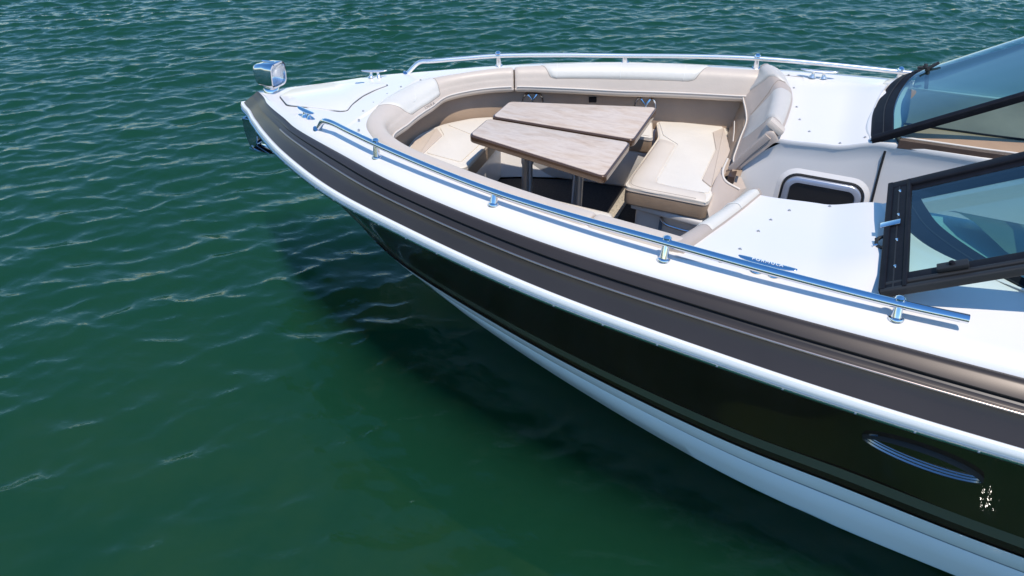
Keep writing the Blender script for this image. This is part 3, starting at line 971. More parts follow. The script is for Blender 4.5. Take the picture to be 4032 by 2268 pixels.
# cockpit sole
fl = [(c + n * .30)[:2] for c, n, t in [ring_at(s) for s in np.linspace(0, 1, 60)]]
prism('cockpit_floor', [(-1.0, -4.3)] + [tuple(p) for p in fl] + [(1.0, -4.3)], .76, .785, M['floor'], boat, label='dark woven cockpit floor')
prism('floor_mat', round_poly([(.30, 1.105), (.78, 1.105), (.78, 1.185), (.26, 1.185)], .006), .785, .795, M['matb'], boat, bev=.003, label='beige woven strip along the floor before the aft seat')

# seat plinths
def plinth(name, pts, z1, label=None, r=.05):
    return prism(name, round_poly(pts, r, 4), .785, z1, M['gelcoat'], boat, bev=.02, seg=3, label=label)
seat_base = plinth('seat_base', [(.06, .93), (.03, .46), (.30, .40), (1.05, .48), (1.00, 1.0)], 1.10, 'white plinth under the aft facing-forward seat')
plinth('seat_base', [(-.30, 2.05), (-.20, 2.50), (.0, 2.56), (.25, 2.50), (.55, 2.24), (.55, 2.14), (.2, 2.13)], 1.10, 'white plinth under the front seat')
plinth('seat_base', [(.80, .98), (.66, 2.05), (.70, 1.9), (.82, 1.5), (.95, .98)], 1.10, 'white plinth under the starboard bench')
plinth('seat_base', [(-.58, .50), (-.44, 2.02), (-.50, 2.10), (-.68, 1.8), (-.80, 1.4), (-.95, .50)], 1.10, 'white plinth under the near side bench')
# moulded lip, drawer gap and grab handle on the near end of the aft seat plinth
bm = bmesh.new()
sweep_bm(bm, [(.045, .95, 1.075), (.015, .70, 1.075), (-.01, .47, 1.075)], rrect(-.030, .012, -.022, .022, .012), (1, 0, 0), (0, 0, 1))
finish('plinth_lip', bm, M['gelcoat'], seat_base)
hp = curve([(.045, .742, 1.03), (.012, .735, 1.024), (-.018, .70, 1.012), (-.028, .62, 1.005), (-.030, .55, 1.002), (-.022, .512, 1.004), (.02, .50, 1.01)], 26)
tube('grab_handle', hp, .0095, M['chrome'], seat_base, 12)
bm = bmesh.new(); box_bm(bm, (.040, .742, .92), (.008, .022, .20)); finish('drawer_gap', bm, M['strake'], seat_base)

# ------------------------------------------------------------------ seat cushions (they lift out)
def sunk_line(pts, z, r=.002): return [(p[0], p[1], z) for p in pts]
def cushion(label, outline, z0, z1, side_m, top_m, group='seat cushions in the bow cockpit', inset=.0, bev=.026, corner=.05):
    cx = sum(p[0] for p in outline) / len(outline); cy = sum(p[1] for p in outline) / len(outline)
    root = empty('seat_cushion', label, 'cushion', group, (cx, cy, z0))
    o = round_poly(outline, corner, 5)
    bm = bmesh.new()
    rows = prism_bm(bm, o, z0, z1 - .012, bev * .5, 4)
    finish('cushion_side', bm, M[side_m], root, angle=50)
    bm = bmesh.new()
    rows = prism_bm(bm, o, z1 - .026, z1, bev * .95, 6)
    finish('cushion_top', bm, M[top_m], root, angle=50)
    e = [(v.x, v.y, z1 - .025) for v in rows[6]]
    tube('piping', e, .0035, M['vtaupe'], root, 6, closed=True)
    return root
def panel(name, pts, z, m, root, h=.006, corner=.015, bev=.004, zf=None):
    bm = bmesh.new(); prism_bm(bm, round_poly(pts, corner, 5), z - .012, z + h, min(bev, h + .010), 5, zf)
    return finish(name, bm, m if not isinstance(m, str) else M[m], root, angle=55)

ST = 1.24
aft = cushion('deep aft seat cushion with rolled front edge and angled tan insert', [(-.035, 1.0), (-.03, .455), (.40, .43), (.775, .44), (1.21, .565), (1.17, .80), (1.08, 1.075), (.80, .985)], 1.105, ST - .004, 'vtan', 'vcream', corner=[.05, .04, .02, .02, .04, .03, .05, .05])
# raised rolls on the front and the near end, flat cream centre and tan insert
ro_ = curve([(.795, .976, 0), (.40, .986, 0), (.06, .992, 0), (-.015, .975, 0), (-.034, .90, 0), (-.033, .70, 0), (-.030, .466, 0)], 60)
ri_ = curve([(.738, .832, 0), (.40, .828, 0), (.14, .822, 0), (.10, .800, 0), (.086, .74, 0), (.084, .62, 0), (.086, .482, 0)], 60)
rows = []
for k, (a, b) in enumerate(zip(ro_, ri_)):
    e = min(1, min(k, 59 - k) / 4) ** .5
    rows.append([(L(a[0], b[0], t), L(a[1], b[1], t), ST - .010 + (.004 + .022 * e) * math.sin(PI * t) ** .5) for t in np.linspace(0, 1, 14)])
bm = bmesh.new(); grid_faces(bm, rows); finish('edge_roll', bm, M['vroll'], aft, angle=70)
tube('stitch_line', [Vector(q[-1]) + Vector((0, 0, .010)) for q in rows[1:-1]], .0022, M['stitchpale'], aft, 6)
tube('stitch_line', [(L(a[0], b[0], .10), L(a[1], b[1], .10), ST + .0035) for a, b in zip(ro_[3:-3], ri_[3:-3])], .0018, M['stitch'], aft, 6)
panel('seat_panel', [(.088, .82), (.73, .825), (.84, .96), (1.07, 1.05), (1.15, .80), (1.195, .60), (1.145, .578), (1.035, .640), (.75, .561), (.245, .556), (.165, .477), (.088, .475)], ST, 'vcream', aft, .003, .02, .003)
panel('tan_insert', [(1.15, .572), (1.04, .634), (.752, .555), (.25, .550), (.172, .474), (.765, .455)], ST, 'vbeige', aft, .005, .012, .004)

fwd = cushion('wide front seat cushion in the point of the bow with rolled edge', [(-.235, 2.06), (-.27, 2.42), (-.14, 2.585), (.10, 2.63), (.36, 2.56), (.56, 2.40), (.66, 2.24), (.40, 2.105), (.15, 2.085)], 1.105, ST - .004, 'vtan', 'vcream', corner=[.06, .05, .06, .08, .08, .06, .05, .05, .04])
panel('seat_panel', [(-.13, 2.42), (.175, 2.44), (.285, 2.535), (.34, 2.525), (.255, 2.255), (.15, 2.135), (-.16, 2.13)], ST, 'vcream', fwd, .004, .02, .004)
panel('side_panel', [(.275, 2.26), (.36, 2.51), (.52, 2.38), (.615, 2.255), (.42, 2.145), (.18, 2.13)], ST, 'vcream', fwd, .004, .02, .004)
panel('back_insert', [(-.245, 2.43), (-.14, 2.55), (.0, 2.59), (.27, 2.555), (.175, 2.455), (-.13, 2.435)], ST, 'vbeige', fwd, .004, .012, .004)
stb = cushion('long narrow starboard bench cushion partly behind the table', [(.775, 1.02), (.70, 2.13), (.72, 2.20), (.80, 2.08), (.96, 1.62), (1.065, 1.10)], 1.105, ST - .006, 'vtan', 'vcream', corner=.03)
prt = cushion('near side bench cushion mostly hidden behind the beige bolster', [(-.40, .95), (-.36, 2.0), (-.28, 2.10), (-.34, 2.40), (-.62, 2.24), (-.84, 1.9), (-1.0, 1.5), (-1.08, .95)], 1.105, ST - .006, 'vtan', 'vcream', corner=.05)

# ------------------------------------------------------------------ aft seat backs under the windscreen
def seat_back(sx, label):
    """upholstered back: section from lip up to the rolled top, along the cockpit's aft end"""
    root = None
    stations = [  # x, lip(y,z), crown(y,z), back edge(y,z)
        (1.30, (.50, 1.520), (.40, 1.705), (.315, 1.675)), (1.20, (.49, 1.512), (.375, 1.715), (.235, 1.680)), (1.10, (.470, 1.500), (.325, 1.710), (.185, 1.662)),
        (.99, (.425, 1.455), (.270, 1.680), (.145, 1.640)), (.90, (.400, 1.418), (.245, 1.658), (.132, 1.625)), (.70, (.400, 1.375), (.232, 1.630), (.130, 1.600)),
        (.55, (.398, 1.350), (.228, 1.612), (.135, 1.585)), (.44, (.395, 1.335), (.222, 1.600), (.140, 1.572)), (.385, (.385, 1.332), (.215, 1.592), (.145, 1.560))]
    rows = []
    if sx < 0:
        st2 = []
        for x, l, c, b in stations:
            yb, yf, zd = .150 + (x - .43) * .26, .255 + (x - .49) * .29, z_dash(x, .10)
            st2.append((x, (yf + .125, min(l[1], zd - .17)), (yf - .035, zd + .026), (yb, zd + .016)))
        stations = st2
    for x, l, c, b in stations:
        pts = [(sx * x, l[0] - .05, l[1] - .035), (sx * x, l[0] - .012, l[1] - .030), (sx * x, l[0] + .004, l[1] - .012), (sx * x, l[0], l[1] + .006)]
        m1 = ((l[0] + c[0]) / 2, (l[1] + c[1]) / 2)
        pts += [(sx * x, L(l[0], c[0], t), L(l[1], c[1], t) - .006 * math.sin(PI * t)) for t in (.2, .4, .6, .8)]
        pts += [(sx * x, c[0] + .012, c[1] - .010), (sx * x, c[0] - .008, c[1] + .004), (sx * x, c[0] - .03, c[1] + .008), (sx * x, L(c[0], b[0], .65), L(c[1], b[1], .5) + .008), (sx * x, b[0] + .006, b[1] - .002), (sx * x, b[0], b[1] - .022)]
        rows.append(pts)
    # densify along x
    arr = np.array(rows)
    dense = [spline(arr[:, j, :], 72) for j in range(arr.shape[1])]
    n = len(dense[0])
    rows = [[dense[j][i] for j in range(len(dense))] for i in range(n)]
    # rounded inner end
    last = rows[-1]
    cen = np.mean(last, axis=0)
    for k, (inx, sh) in enumerate(((.004, .995), (.007, .97), (.008, .86)) if sx < 0 else ((.012, .985), (.018, .95), (.020, .8))):
        rows.append([cen + (p - cen) * sh + np.array([-sx * inx, 0, 0]) for p in last])
    bm = bmesh.new()
    vs = grid_faces(bm, rows)
    bm.faces.new(vs[-1]); bm.faces.new(vs[0])
    o = finish('seat_back', bm, M['vtaupe'], boat, angle=50, label=label)
    base = rows[:n]
    def at(u, v):
        i = min(n - 1.001, u * (n - 1)); a = int(i); t = i - a
        k = len(base[0]); j = min(k - 1.001, 3 + v * (k - 5)); b = int(j); w = j - b
        f = lambda i_, j_: np.array(base[i_][j_])
        p = (f(a, b) * (1 - t) + f(a + 1, b) * t) * (1 - w) + (f(a, b + 1) * (1 - t) + f(a + 1, b + 1) * t) * w
        du = f(a + 1, b) - f(a, b); dv = f(a, min(k - 1, b + 1)) - f(a, b)
        q = np.cross(du, dv); q /= np.linalg.norm(q) + 1e-9
        if q[2] < 0 and q[1] < 0 or q[2] < -.2: q = -q
        return p, q
    tube('piping', [at(u, 0.0)[0] + at(u, 0.02)[1] * .003 for u in np.linspace(.02, 1, 60)], .0055, M['pip'], o, 8)
    def pad(bl, br, tl, tr, v0, v1, m='vpale', th=.010, nn=24, kk=22):
        rows = []
        for i in range(nn + 1):
            u = i / nn; row = []
            for j in range(kk + 1):
                w = j / kk
                uu = L(L(bl, br, u), L(tl, tr, u), w); v = L(v0, v1, w)
                p, q = at(uu, v)
                h = min(1, min(u, 1 - u) * nn / 2.5, w * kk / 2.5, (1 - w) * kk / 2.0 + .3)
                h = 1 - (1 - h) ** 2
                row.append(p + q * (-.002 + (th + .002) * h))
            rows.append(row)
        bm = bmesh.new(); grid_faces(bm, rows)
        finish('inlay_panel', bm, M[m], o, angle=60)
        e = [rows[0][j] for j in range(kk, -1, -1)] + [rows[i][0] for i in range(1, nn)] + [rows[-1][j] for j in range(kk + 1)]
        tube('seam', e, .003, M['stitch'], o, 6)
    if sx > 0:
        pad(.09, .20, .06, .33, .06, .97, 'vpaleshade')
        pad(.47, .66, .42, .78, .04, .97, 'vpaleshade')
    else:
        pad(.40, .93, .36, .955, .04, 1.0, th=.005, nn=40)
        tube('seam_line', [at(.66, v)[0] + at(.66, v)[1] * .0105 for v in np.linspace(.1, .98, 16)], .0022, M['stitchpale'], o, 5)
        return o
    tube('stitch_line', [at(L(.30, .46, t), L(.95, .08, t))[0] + at(L(.30, .46, t), L(.95, .08, t))[1] * .002 for t in np.linspace(0, 1, 24)], .0022, M['stitch'], o, 6)
    # flip-up head rest block at the inner end and the strap that holds it
    p, q = at(.90, .80)
    bm = bmesh.new(); box_bm(bm, (0, 0, 0), (.10, .12, .045), None, .016)
    bmesh.ops.transform(bm, matrix=Matrix.Translation(Vector(p) + Vector(q) * .010) @ frame_rot((1, 0, -.12), q).to_4x4(), verts=bm.verts)
    finish('head_pad', bm, M['vbeige'], o, label='small beige head pad on the inner end of the seat back')
    # backing board seen on the inner end
    e = rows[-1]
    bm = bmesh.new()
    path = [(sx * .372, .385, 1.285), (sx * .365, .30, 1.425), (sx * .362, .20, 1.560)]
    sweep_bm(bm, path, rrect(-.014, .014, -.035, .012, .008), (sx, 0, 0), Vector((0, -.8, -.55)).normalized())
    finish('backing_board', bm, M['vtaupe'], o)
    return o
sb = seat_back(1, 'tall taupe seat back under the far windscreen with pale inlays')
pb = seat_back(-1, 'near side seat back showing only its rolled beige top')

# lower back below the aft seat back, with its seam and magazine pocket
lb_rows = []
for x, yb, zt_, yt in ((1.26, .545, 1.50, .485), (1.0, .52, 1.44, .43), (.77, .462, 1.38, .40), (.5, .452, 1.33, .385), (.30, .446, 1.30, .38)):
    lb_rows.append([(x, yb + .01, 1.16), (x, yb, 1.245), (x, L(yb, yt, .5), L(1.245, zt_, .5)), (x, yt, zt_ - .005), (x, yt - .06, zt_ - .012)])
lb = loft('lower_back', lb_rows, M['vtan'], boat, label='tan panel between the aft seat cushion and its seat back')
tube('piping', [(1.02, .494, 1.36), (.90, .470, 1.33), (.80, .455, 1.30)], .004, M['pip'], lb, 6)
pk = [(.44, .425, 1.325), (.24, .415, 1.285), (.21, .40, 1.262), (.20, .31, 1.215)]
bm = bmesh.new()
T = [Vector(p) for p in [(.47, .432, 1.315), (.30, .430, 1.290), (.255, .40, 1.262), (.245, .30, 1.225)]]
B = [Vector(p) for p in [(.10, .470, 1.225), (.01, .462, 1.180), (-.035, .430, 1.135), (-.02, .36, 1.10)]]
rows = []
for t in np.linspace(0, 1, 8):
    row = []
    for a, b in zip(T, B):
        row.append(a.lerp(b, t) + Vector((-.012, .010, .012)) * math.sin(PI * t))
    rows.append(row)
rows = [[p for p in r] + [r[-1] + Vector((.06, -.03, -.01))] for r in rows]
rows = [[r[0] + Vector((.05, -.03, -.02))] + r for r in rows]
vs = grid_faces(bm, rows)
bm.faces.new([v[0] for v in vs] + [v[-1] for v in vs[::-1]])
pocket = finish('side_pocket', bm, M['vtaupe'], lb, label='taupe pocket flap at the inner end of the aft seat', angle=60)
tube('piping', curve([tuple(p + Vector((-.004, .004, .004))) for p in T], 20), .008, M['pip'], lb, 8)
bm = bmesh.new(); box_bm(bm, (.33, .372, 1.275), (.15, .045, .05), None, .006); finish('pocket_shadow_gap', bm, M['brown'], lb)

# ------------------------------------------------------------------ walkway, console side, hatch
def wall_x(z): return .416 - (1.5 - z) * .15
rows = []
for y in np.concatenate([np.linspace(.40, .13, 14), np.linspace(.10, -4.2, 80)]):
    zt_ = z_dash(.4, max(y, -4)) - .028
    if y > .13: zt_ = z_dash(.4, .13) - .028 - (y - .13) * .78
    rows.append([(.40, y, zt_), (.408, y, zt_ - .03), (wall_x(zt_ - .10), y, zt_ - .10), (wall_x(1.1), y, 1.1), (wall_x(.78), y, .78)])
two_sided('console_side', rows, M['gelcoat'], 'white console side wall facing the walkway')
# forward bulkheads under the seat backs
for sg in (1, -1):
    bm = bmesh.new(); box_bm(bm, (sg * .835, .24, 1.22), (.79, .04, .46)); finish('bulkhead', bm, M['gelcoat'], boat)
# seam strip on the wall
bm = bmesh.new()
sweep_bm(bm, [(.412, -.464, 1.60), (wall_x(1.45) - .005, -.470, 1.45), (wall_x(1.236) - .005, -.482, 1.236), (wall_x(.8) - .005, -.49, .80)], rrect(-.007, .007, -.004, .004, .002), (0, 1, 0), (1, 0, 0))
finish('wall_seam', bm, M['rubber'], boat)
# framed hatch window in the wall
def hatch():
    cy, cz = -.185, 1.14; hw, hh = .235, .19
    def rr(w, h, r, x): return [(x - .42 + wall_x(cz + b), cy + a, cz + b) for a, b in rrect(-w, w, -h, h, r, 7)]
    outer = rr(hw, hh, .085, .417); mid = rr(hw - .006, hh - .006, .08, .392); inn = rr(hw - .036, hh - .036, .055, .392); deep = rr(hw - .042, hh - .042, .05, .41)
    bm = bmesh.new(); grid_faces(bm, [outer, rr(hw - .002, hh - .002, .083, .396), mid, inn, deep], True)
    fr = finish('hatch_window', bm, M['frameedge'], boat, label='grey framed dark window in the console side wall', angle=60)
    tube('gasket', [(p[0] - .003, p[1], p[2]) for p in rr(hw + .006, hh + .006, .09, .417)], .007, M['rubber'], fr, 8, closed=True)
    bm = bmesh.new(); bm.faces.new([bm.verts.new(p) for p in rr(hw - .040, hh - .040, .05, .408)]); finish('pane', bm, M['darkglass'], fr)
    rows = [rr(hw + .012, hh + .012, .095, .419), rr(hw + .018, hh + .018, .1, .408), rr(hw + .045, hh + .045, .12, .4195)]
    bm = bmesh.new(); grid_faces(bm, rows, True); finish('hatch_surround', bm, M['gelcoat'], fr, angle=70)
hatch()

# starboard dash seen through the windscreen
def dash():
    path = [(.405, -.52), (.42, -.95), (.45, -1.35), (.48, -2.2)]
    sec = [(.0, 1.598), (-.012, 1.615), (-.006, 1.660), (.02, 1.676)]
    rows = [[(x + d, y, z + .0) for d, z in sec] for x, y in path]
    bm = bmesh.new(); grid_faces(bm, rows)
    f0 = [(.405, -.52), (.50, -.50), (.62, -.52)]
    rows = [[(x, y, 1.632 if x > .41 else 1.598), (x, y - .004, 1.676)] for x, y in f0]
    grid_faces(bm, rows)
    o = finish('dashboard', bm, M['brown'], boat, label='brown dashboard behind the far windscreen')
    bm = bmesh.new()
    tube_bm(bm, [(x + .015, y, 1.672) for x, y in path], .006, 8)
    finish('dash_highlight', bm, M['pip'], o)  # cream tube stands for the highlight along the dash edge
    bm = bmesh.new()
    grid_faces(bm, [[(x + .02, y, 1.676), (x + .06, y, 1.690), (x + .12, y - .01, 1.697), (x + .16, y - .015, 1.695)] for x, y in path])
    finish('dash_ledge', bm, M['tan'], o)
    bm = bmesh.new()
    tube_bm(bm, [(x + .165, y - .01, 1.698) for x, y in path], .008, 8)
    finish('dash_reflection_line', bm, M['black'], o)  # dark line drawn for the reflection at the windscreen base
    bm = bmesh.new()
    rows = []
    for x, y in path:
        rows.append([(x + .165, y - .02, 1.690), (x + .26, y - .03, 1.715), (x + .40, y - .03, 1.765), (x + .52, y - .03, 1.785), (x + .66, y - .03, 1.745), (x + .84, y - .04, 1.70)])
    dn = [spline(np.array(rows)[:, j, :], 30) for j in range(6)]
    rr_ = [spline([dn[j][i] for j in range(6)], 40) for i in range(len(dn[0]))]
    grid_faces(bm, rr_)
    finish('dash_hood', bm, M['greige'], o)
    bm = bmesh.new(); box_bm(bm, (.83, -1.4, 1.2), (.8, 1.7, .78)); finish('console_body', bm, M['brown'], o)
    bm = bmesh.new()
    ys = [-.60, -.75, -1.0, -1.4, -1.9, -2.3]
    grid_faces(bm, [[(1.20, y, 1.66), (1.32, y, 1.70), (1.345, y, 1.74), (1.352, y, 1.775 + .50 * (-.62 - y) if y < -.62 else 1.775), (1.365, y, 1.775 + .50 * (-.62 - y) if y < -.62 else 1.775), (1.37, y, 1.66)] for y in ys])
    finish('glass_backing', bm, M['glassback'], o)  # panel added to screen the pale deck where the pane reflects sky
    # near side dash, seen through the open door glass
    rows = [[(-(x + .0), y - .18, 1.665), (-(x + .10), y - .19, 1.72), (-(x + .25), y - .25, 1.755), (-(x + .45), y - .36, 1.745), (-(x + .62), y - .62, 1.70)] for x, y in ((.42, -.56), (.43, -.95), (.45, -1.35), (.48, -2.3))]
    bm = bmesh.new(); grid_faces(bm, rows)
    finish('dashboard', bm, M['greige'], boat, label='dark grey tan dash top behind the near windscreen')
dash()

# ------------------------------------------------------------------ windscreens and open centre door
RK = Vector((.03, -.65, .36)).normalized()
def windscreen(sx, base, length, label):
    """raked pane on a curved black sill; base = outer lower edge points"""
    P = [Vector((sx * p[0], p[1], p[2])) for p in curve(base, 44)]
    rk = Vector((sx * RK.x, RK.y, RK.z))
    root_bm = bmesh.new()
    # sill frame: a band lying along the rake with a rubber step
    U = [rk] * len(P); W = []
    for i in range(len(P)):
        t = (P[min(i + 1, len(P) - 1)] - P[max(i - 1, 0)]).normalized()
        n = t.cross(rk).normalized()
        if n.z < 0: n = -n
        W.append(n)
    U = list(U)
    sweep_bm(root_bm, [p - w * .012 for p, w in zip(P, W)], rrect(-.012, .105, -.012, .016, .006), U, W)
    fr = finish('windscreen', root_bm, M['black'], boat, label=label, angle=45)
    tube('frame_joint', [p + u * .052 + w * .0055 for p, u, w in zip(P, U, W)], .0035, M['rubber'], fr, 6)
    bm = bmesh.new()
    sweep_bm(bm, [p - u * .014 - w * .012 for p, u, w in zip(P, U, W)], rrect(-.006, .004, -.012, .010, .003), U, W)
    finish('seal', bm, M['rubber'], fr)
    # white cowl that carries the sill, faired down to the deck
    rows = []
    for i, (p, u, w) in enumerate(zip(P, U, W)):
        t = (P[min(i + 1, len(P) - 1)] - P[max(i - 1, 0)]).normalized()
        o2 = Vector((t.y, -t.x, 0)).normalized() * (-1 if sx > 0 else 1)
        if o2.y < 0 and abs(o2.x) < .5: o2 = -o2
        if o2.x * sx < 0 and abs(o2.x) > .5: o2 = -o2
        zd = z_dash(p.x, p.y)
        rise = max(.004, p.z - .012 - zd)
        row = [p + rk * .06 - w * .016, p - rk * .012 - w * .014]
        for k in (.15, .35, .6, .85, 1.0):
            q = p + o2 * (rise * 2.1 * k + .012)
            zz = zd + .001 + rise * (1 - k) ** 1.5 * .92
            if k == 1.0: zz = z_dash(q.x, q.y) - .004
            row.append(Vector((q.x, q.y, zz)))
        rows.append(row)
    bm = bmesh.new(); grid_faces(bm, rows)
    finish('cowl', bm, M['gelcoat'], fr, angle=70, label='white cowl under the windscreen frame')
    # glass
    bm = bmesh.new()
    g = [[p + u * d - w * .002 for d in np.linspace(.095, length, 8)] for p, u, w in zip(P, U, W)]
    grid_faces(bm, g)
    finish('pane', bm, M['glass'], fr)
    # inner post and outer corner post, top rail
    def post(k, w_):
        p = P[k]; n = W[k]
        t = (P[min(k + 1, len(P) - 1)] - P[max(k - 1, 0)]).normalized()
        bm = bmesh.new()
        sweep_bm(bm, [p - rk * .01, p + rk * (length * .5), p + rk * length], rrect(-w_, w_, -.022, .022, .006), t, n)
        return bm
    finish('post', post(0, .020), M['black'], fr)
    finish('post', post(len(P) - 1, .018), M['frameedge'], fr, label='pale grey outer corner post of the windscreen')
    bm = bmesh.new()
    sweep_bm(bm, [p + u * length for p, u in zip(P, U)], rrect(-.02, .02, -.018, .018, .006), U, W)
    finish('top_rail', bm, M['black'], fr)
    return fr, P, U, W
ws, WP, WU, WW = windscreen(1, [(.415, -.386, 1.632), (.55, -.379, 1.656), (.76, -.377, 1.672), (.95, -.396, 1.687), (1.08, -.420, 1.701), (1.20, -.458, 1.730), (1.28, -.505, 1.752), (1.315, -.560, 1.775), (1.32, -.62, 1.798)], 1.15, 'far black framed windscreen pane of blue tinted glass')
wp, _, _, _ = windscreen(-1, [(.40, -.50, 1.668), (.55, -.53, 1.675), (.72, -.585, 1.680), (.93, -.74, 1.686), (1.03, -.85, 1.690), (1.11, -.96, 1.692), (1.20, -1.2, 1.70), (1.26, -1.55, 1.71)], .95, 'near black framed windscreen pane behind the open door')

# wiper on the far windscreen
def wiper():
    n = WW[36]
    o = None
    def seg(p, q, r0, r1, nm='wiper_arm', par=None):
        P_ = [Vector(p).lerp(Vector(q), t) for t in np.linspace(0, 1, 6)]
        return tube(nm, P_, list(np.linspace(r0, r1, 6)), M['rubber'], par or boat, 8)
    o = seg((1.25, -.635, 1.835), (1.245, -.668, 1.700), .016, .011)
    o['label'] = 'black wiper arm folded on the far windscreen'
    seg((1.25, -.632, 1.83), (1.26, -.690, 1.878), .012, .011, 'wiper_blade', o)
    seg((1.25, -.625, 1.842), (1.25, -.575, 1.832), .011, .009, 'wiper_pivot', o)
    lathe('wiper_knob', (1.25, -.622, 1.838), (0, .2, 1), [(0, 0), (.014, 0), (.014, .018), (.008, .026), (0, .027)], M['rubber'], o, 12)
wiper()

# centre door: hinged on the near inner post, swung out flat over the near windscreen
def door():
    H0 = Vector((-.395, -.460, 1.728)); H1 = Vector((-.430, -1.10, 2.100))
    F0 = Vector((-1.355, -.442, 1.706)); F1 = Vector((-1.330, -1.085, 2.050))
    hx = (H1 - H0).normalized()                # along the rake
    ex = (F0 - H0).normalized()                # across, towards the side deck
    n = ex.cross(hx).normalized()
    if n.z < 0: n = -n
    # bottom rail (holds the bolts), hinge stile, free stile, top rail
    bm = bmesh.new()
    sweep_bm(bm, [H0, F0], rrect(-.004, .098, -.014, .014, .005), hx, n)
    o = finish('centre_door', bm, M['black'], boat, label='black framed windscreen door swung open over the near side deck')
    bm = bmesh.new(); sweep_bm(bm, [H0 + hx * .004, F0 + hx * .004], rrect(-.012, .014, -.020, .022, .006), hx, n); finish('rail_bead', bm, M['black'], o)
    bm = bmesh.new(); sweep_bm(bm, [H0 + hx * .046 + n * .0145, F0 + hx * .046 + n * .0145], rrect(-.003, .003, -.002, .001, .001), hx, n); finish('rail_groove', bm, M['rubber'], o)
    bm = bmesh.new(); sweep_bm(bm, [H0 + hx * .088 + n * .014, F0 + hx * .088 + n * .014], rrect(-.008, .008, -.002, .006, .003), hx, n); finish('glazing_bead', bm, M['black'], o)
    bm = bmesh.new(); sweep_bm(bm, [H0 + ex * .02, H1 + ex * .02], rrect(-.030, .034, -.017, .017, .006), ex, n); finish('hinge_stile', bm, M['black'], o)
    bm = bmesh.new(); sweep_bm(bm, [H0 + ex * .075 - n * .006, H1 + ex * .075 - n * .006], rrect(-.022, .022, -.008, .008, .004), ex, n); finish('glazing_bead', bm, M['black'], o)
    bm = bmesh.new(); sweep_bm(bm, [F0 - ex * .07, F1 - ex * .07], rrect(-.035, .030, -.012, .014, .005), ex, n); finish('free_stile', bm, M['black'], o)
    for dd, hh in ((.018, .020), (.0, .012), (-.030, .017)):
        bm = bmesh.new(); sweep_bm(bm, [F0 + ex * (dd - .012), F1 + ex * (dd - .012)], rrect(-.012, .012, -.018, hh, .007), ex, n); finish('rubber_seal', bm, M['rubber'], o)
    bm = bmesh.new(); sweep_bm(bm, [H1, F1], rrect(-.03, .03, -.014, .014, .005), hx, n); finish('top_rail', bm, M['black'], o)
    bm = bmesh.new()
    gp = [H0 + hx * .09 + ex * .05, H1 + ex * .05, F1 - ex * .05, F0 + hx * .09 - ex * .05]
    bm.faces.new([bm.verts.new(p) for p in gp]); finish('pane', bm, M['doorglass'], o, smooth=False)
    # bolts along the bottom rail
    bb = bmesh.new(); lathe_bm(bb, (0, 0, 0), (0, 0, 1), [(0, .007), (.006, .006), (.008, .0)], 10)
    b0 = finish('bolt', bb, M['chrome'], o)
    R = frame_rot(ex, n)
    for i, t in enumerate((.11, .36, .60, .83)):
        b = b0 if i == 0 else b0.copy()
        if i: col.objects.link(b); b.parent = o
        b.location = H0.lerp(F0, t) + hx * .050 + n * .014
        b.rotation_euler = R.to_euler()
    # blue latch plate and pull on the outer edge, catch on the free stile
    bm = bmesh.new(); box_bm(bm, (0, 0, 0), (.042, .085, .006), None, .002)
    bmesh.ops.transform(bm, matrix=Matrix.Translation(H0.lerp(F0, .445) + hx * .020 + n * .022) @ R.to_4x4(), verts=bm.verts)
    lp = finish('latch_plate', bm, M['chrome'], o)
    hp = [H0.lerp(F0, .52) - hx * .004, H0.lerp(F0, .53) - hx * .030 + n * .004, H0.lerp(F0, .57) - hx * .040, H0.lerp(F0, .60) - hx * .026 - n * .006, H0.lerp(F0, .615) - hx * .006]
    tube('pull_handle', curve([tuple(p) for p in hp], 16), .008, M['rubber'], o, 8)
    tube('pull_handle', [H0.lerp(F0, .535) - hx * .026, H0.lerp(F0, .53) - hx * .046 + n * .002], .007, M['rubber'], o, 8)
    tube('pull_handle', [H0.lerp(F0, .585) - hx * .034, H0.lerp(F0, .59) - hx * .052 + n * .004], .0065, M['chrome'], o, 8)
    p = F0 - ex * .085 + hx * .26 + n * .020
    bm = bmesh.new(); box_bm(bm, (0, 0, 0), (.045, .11, .020), None, .005)
    bmesh.ops.transform(bm, matrix=Matrix.Translation(p) @ R.to_4x4(), verts=bm.verts)
    ct = finish('catch', bm, M['rubber'], o)
    lathe('catch_knob', p + n * .008, n, [(0, .016), (.009, .014), (.012, .0)], M['black'], ct, 12)
    # suction fixing near the hinge side
    q = H0 + hx * .56 + ex * .13
    lathe('glass_fixing', q - n * .004, n, [(0, .012), (.012, .010), (.014, .0)], M['steel'], o, 12)
door()

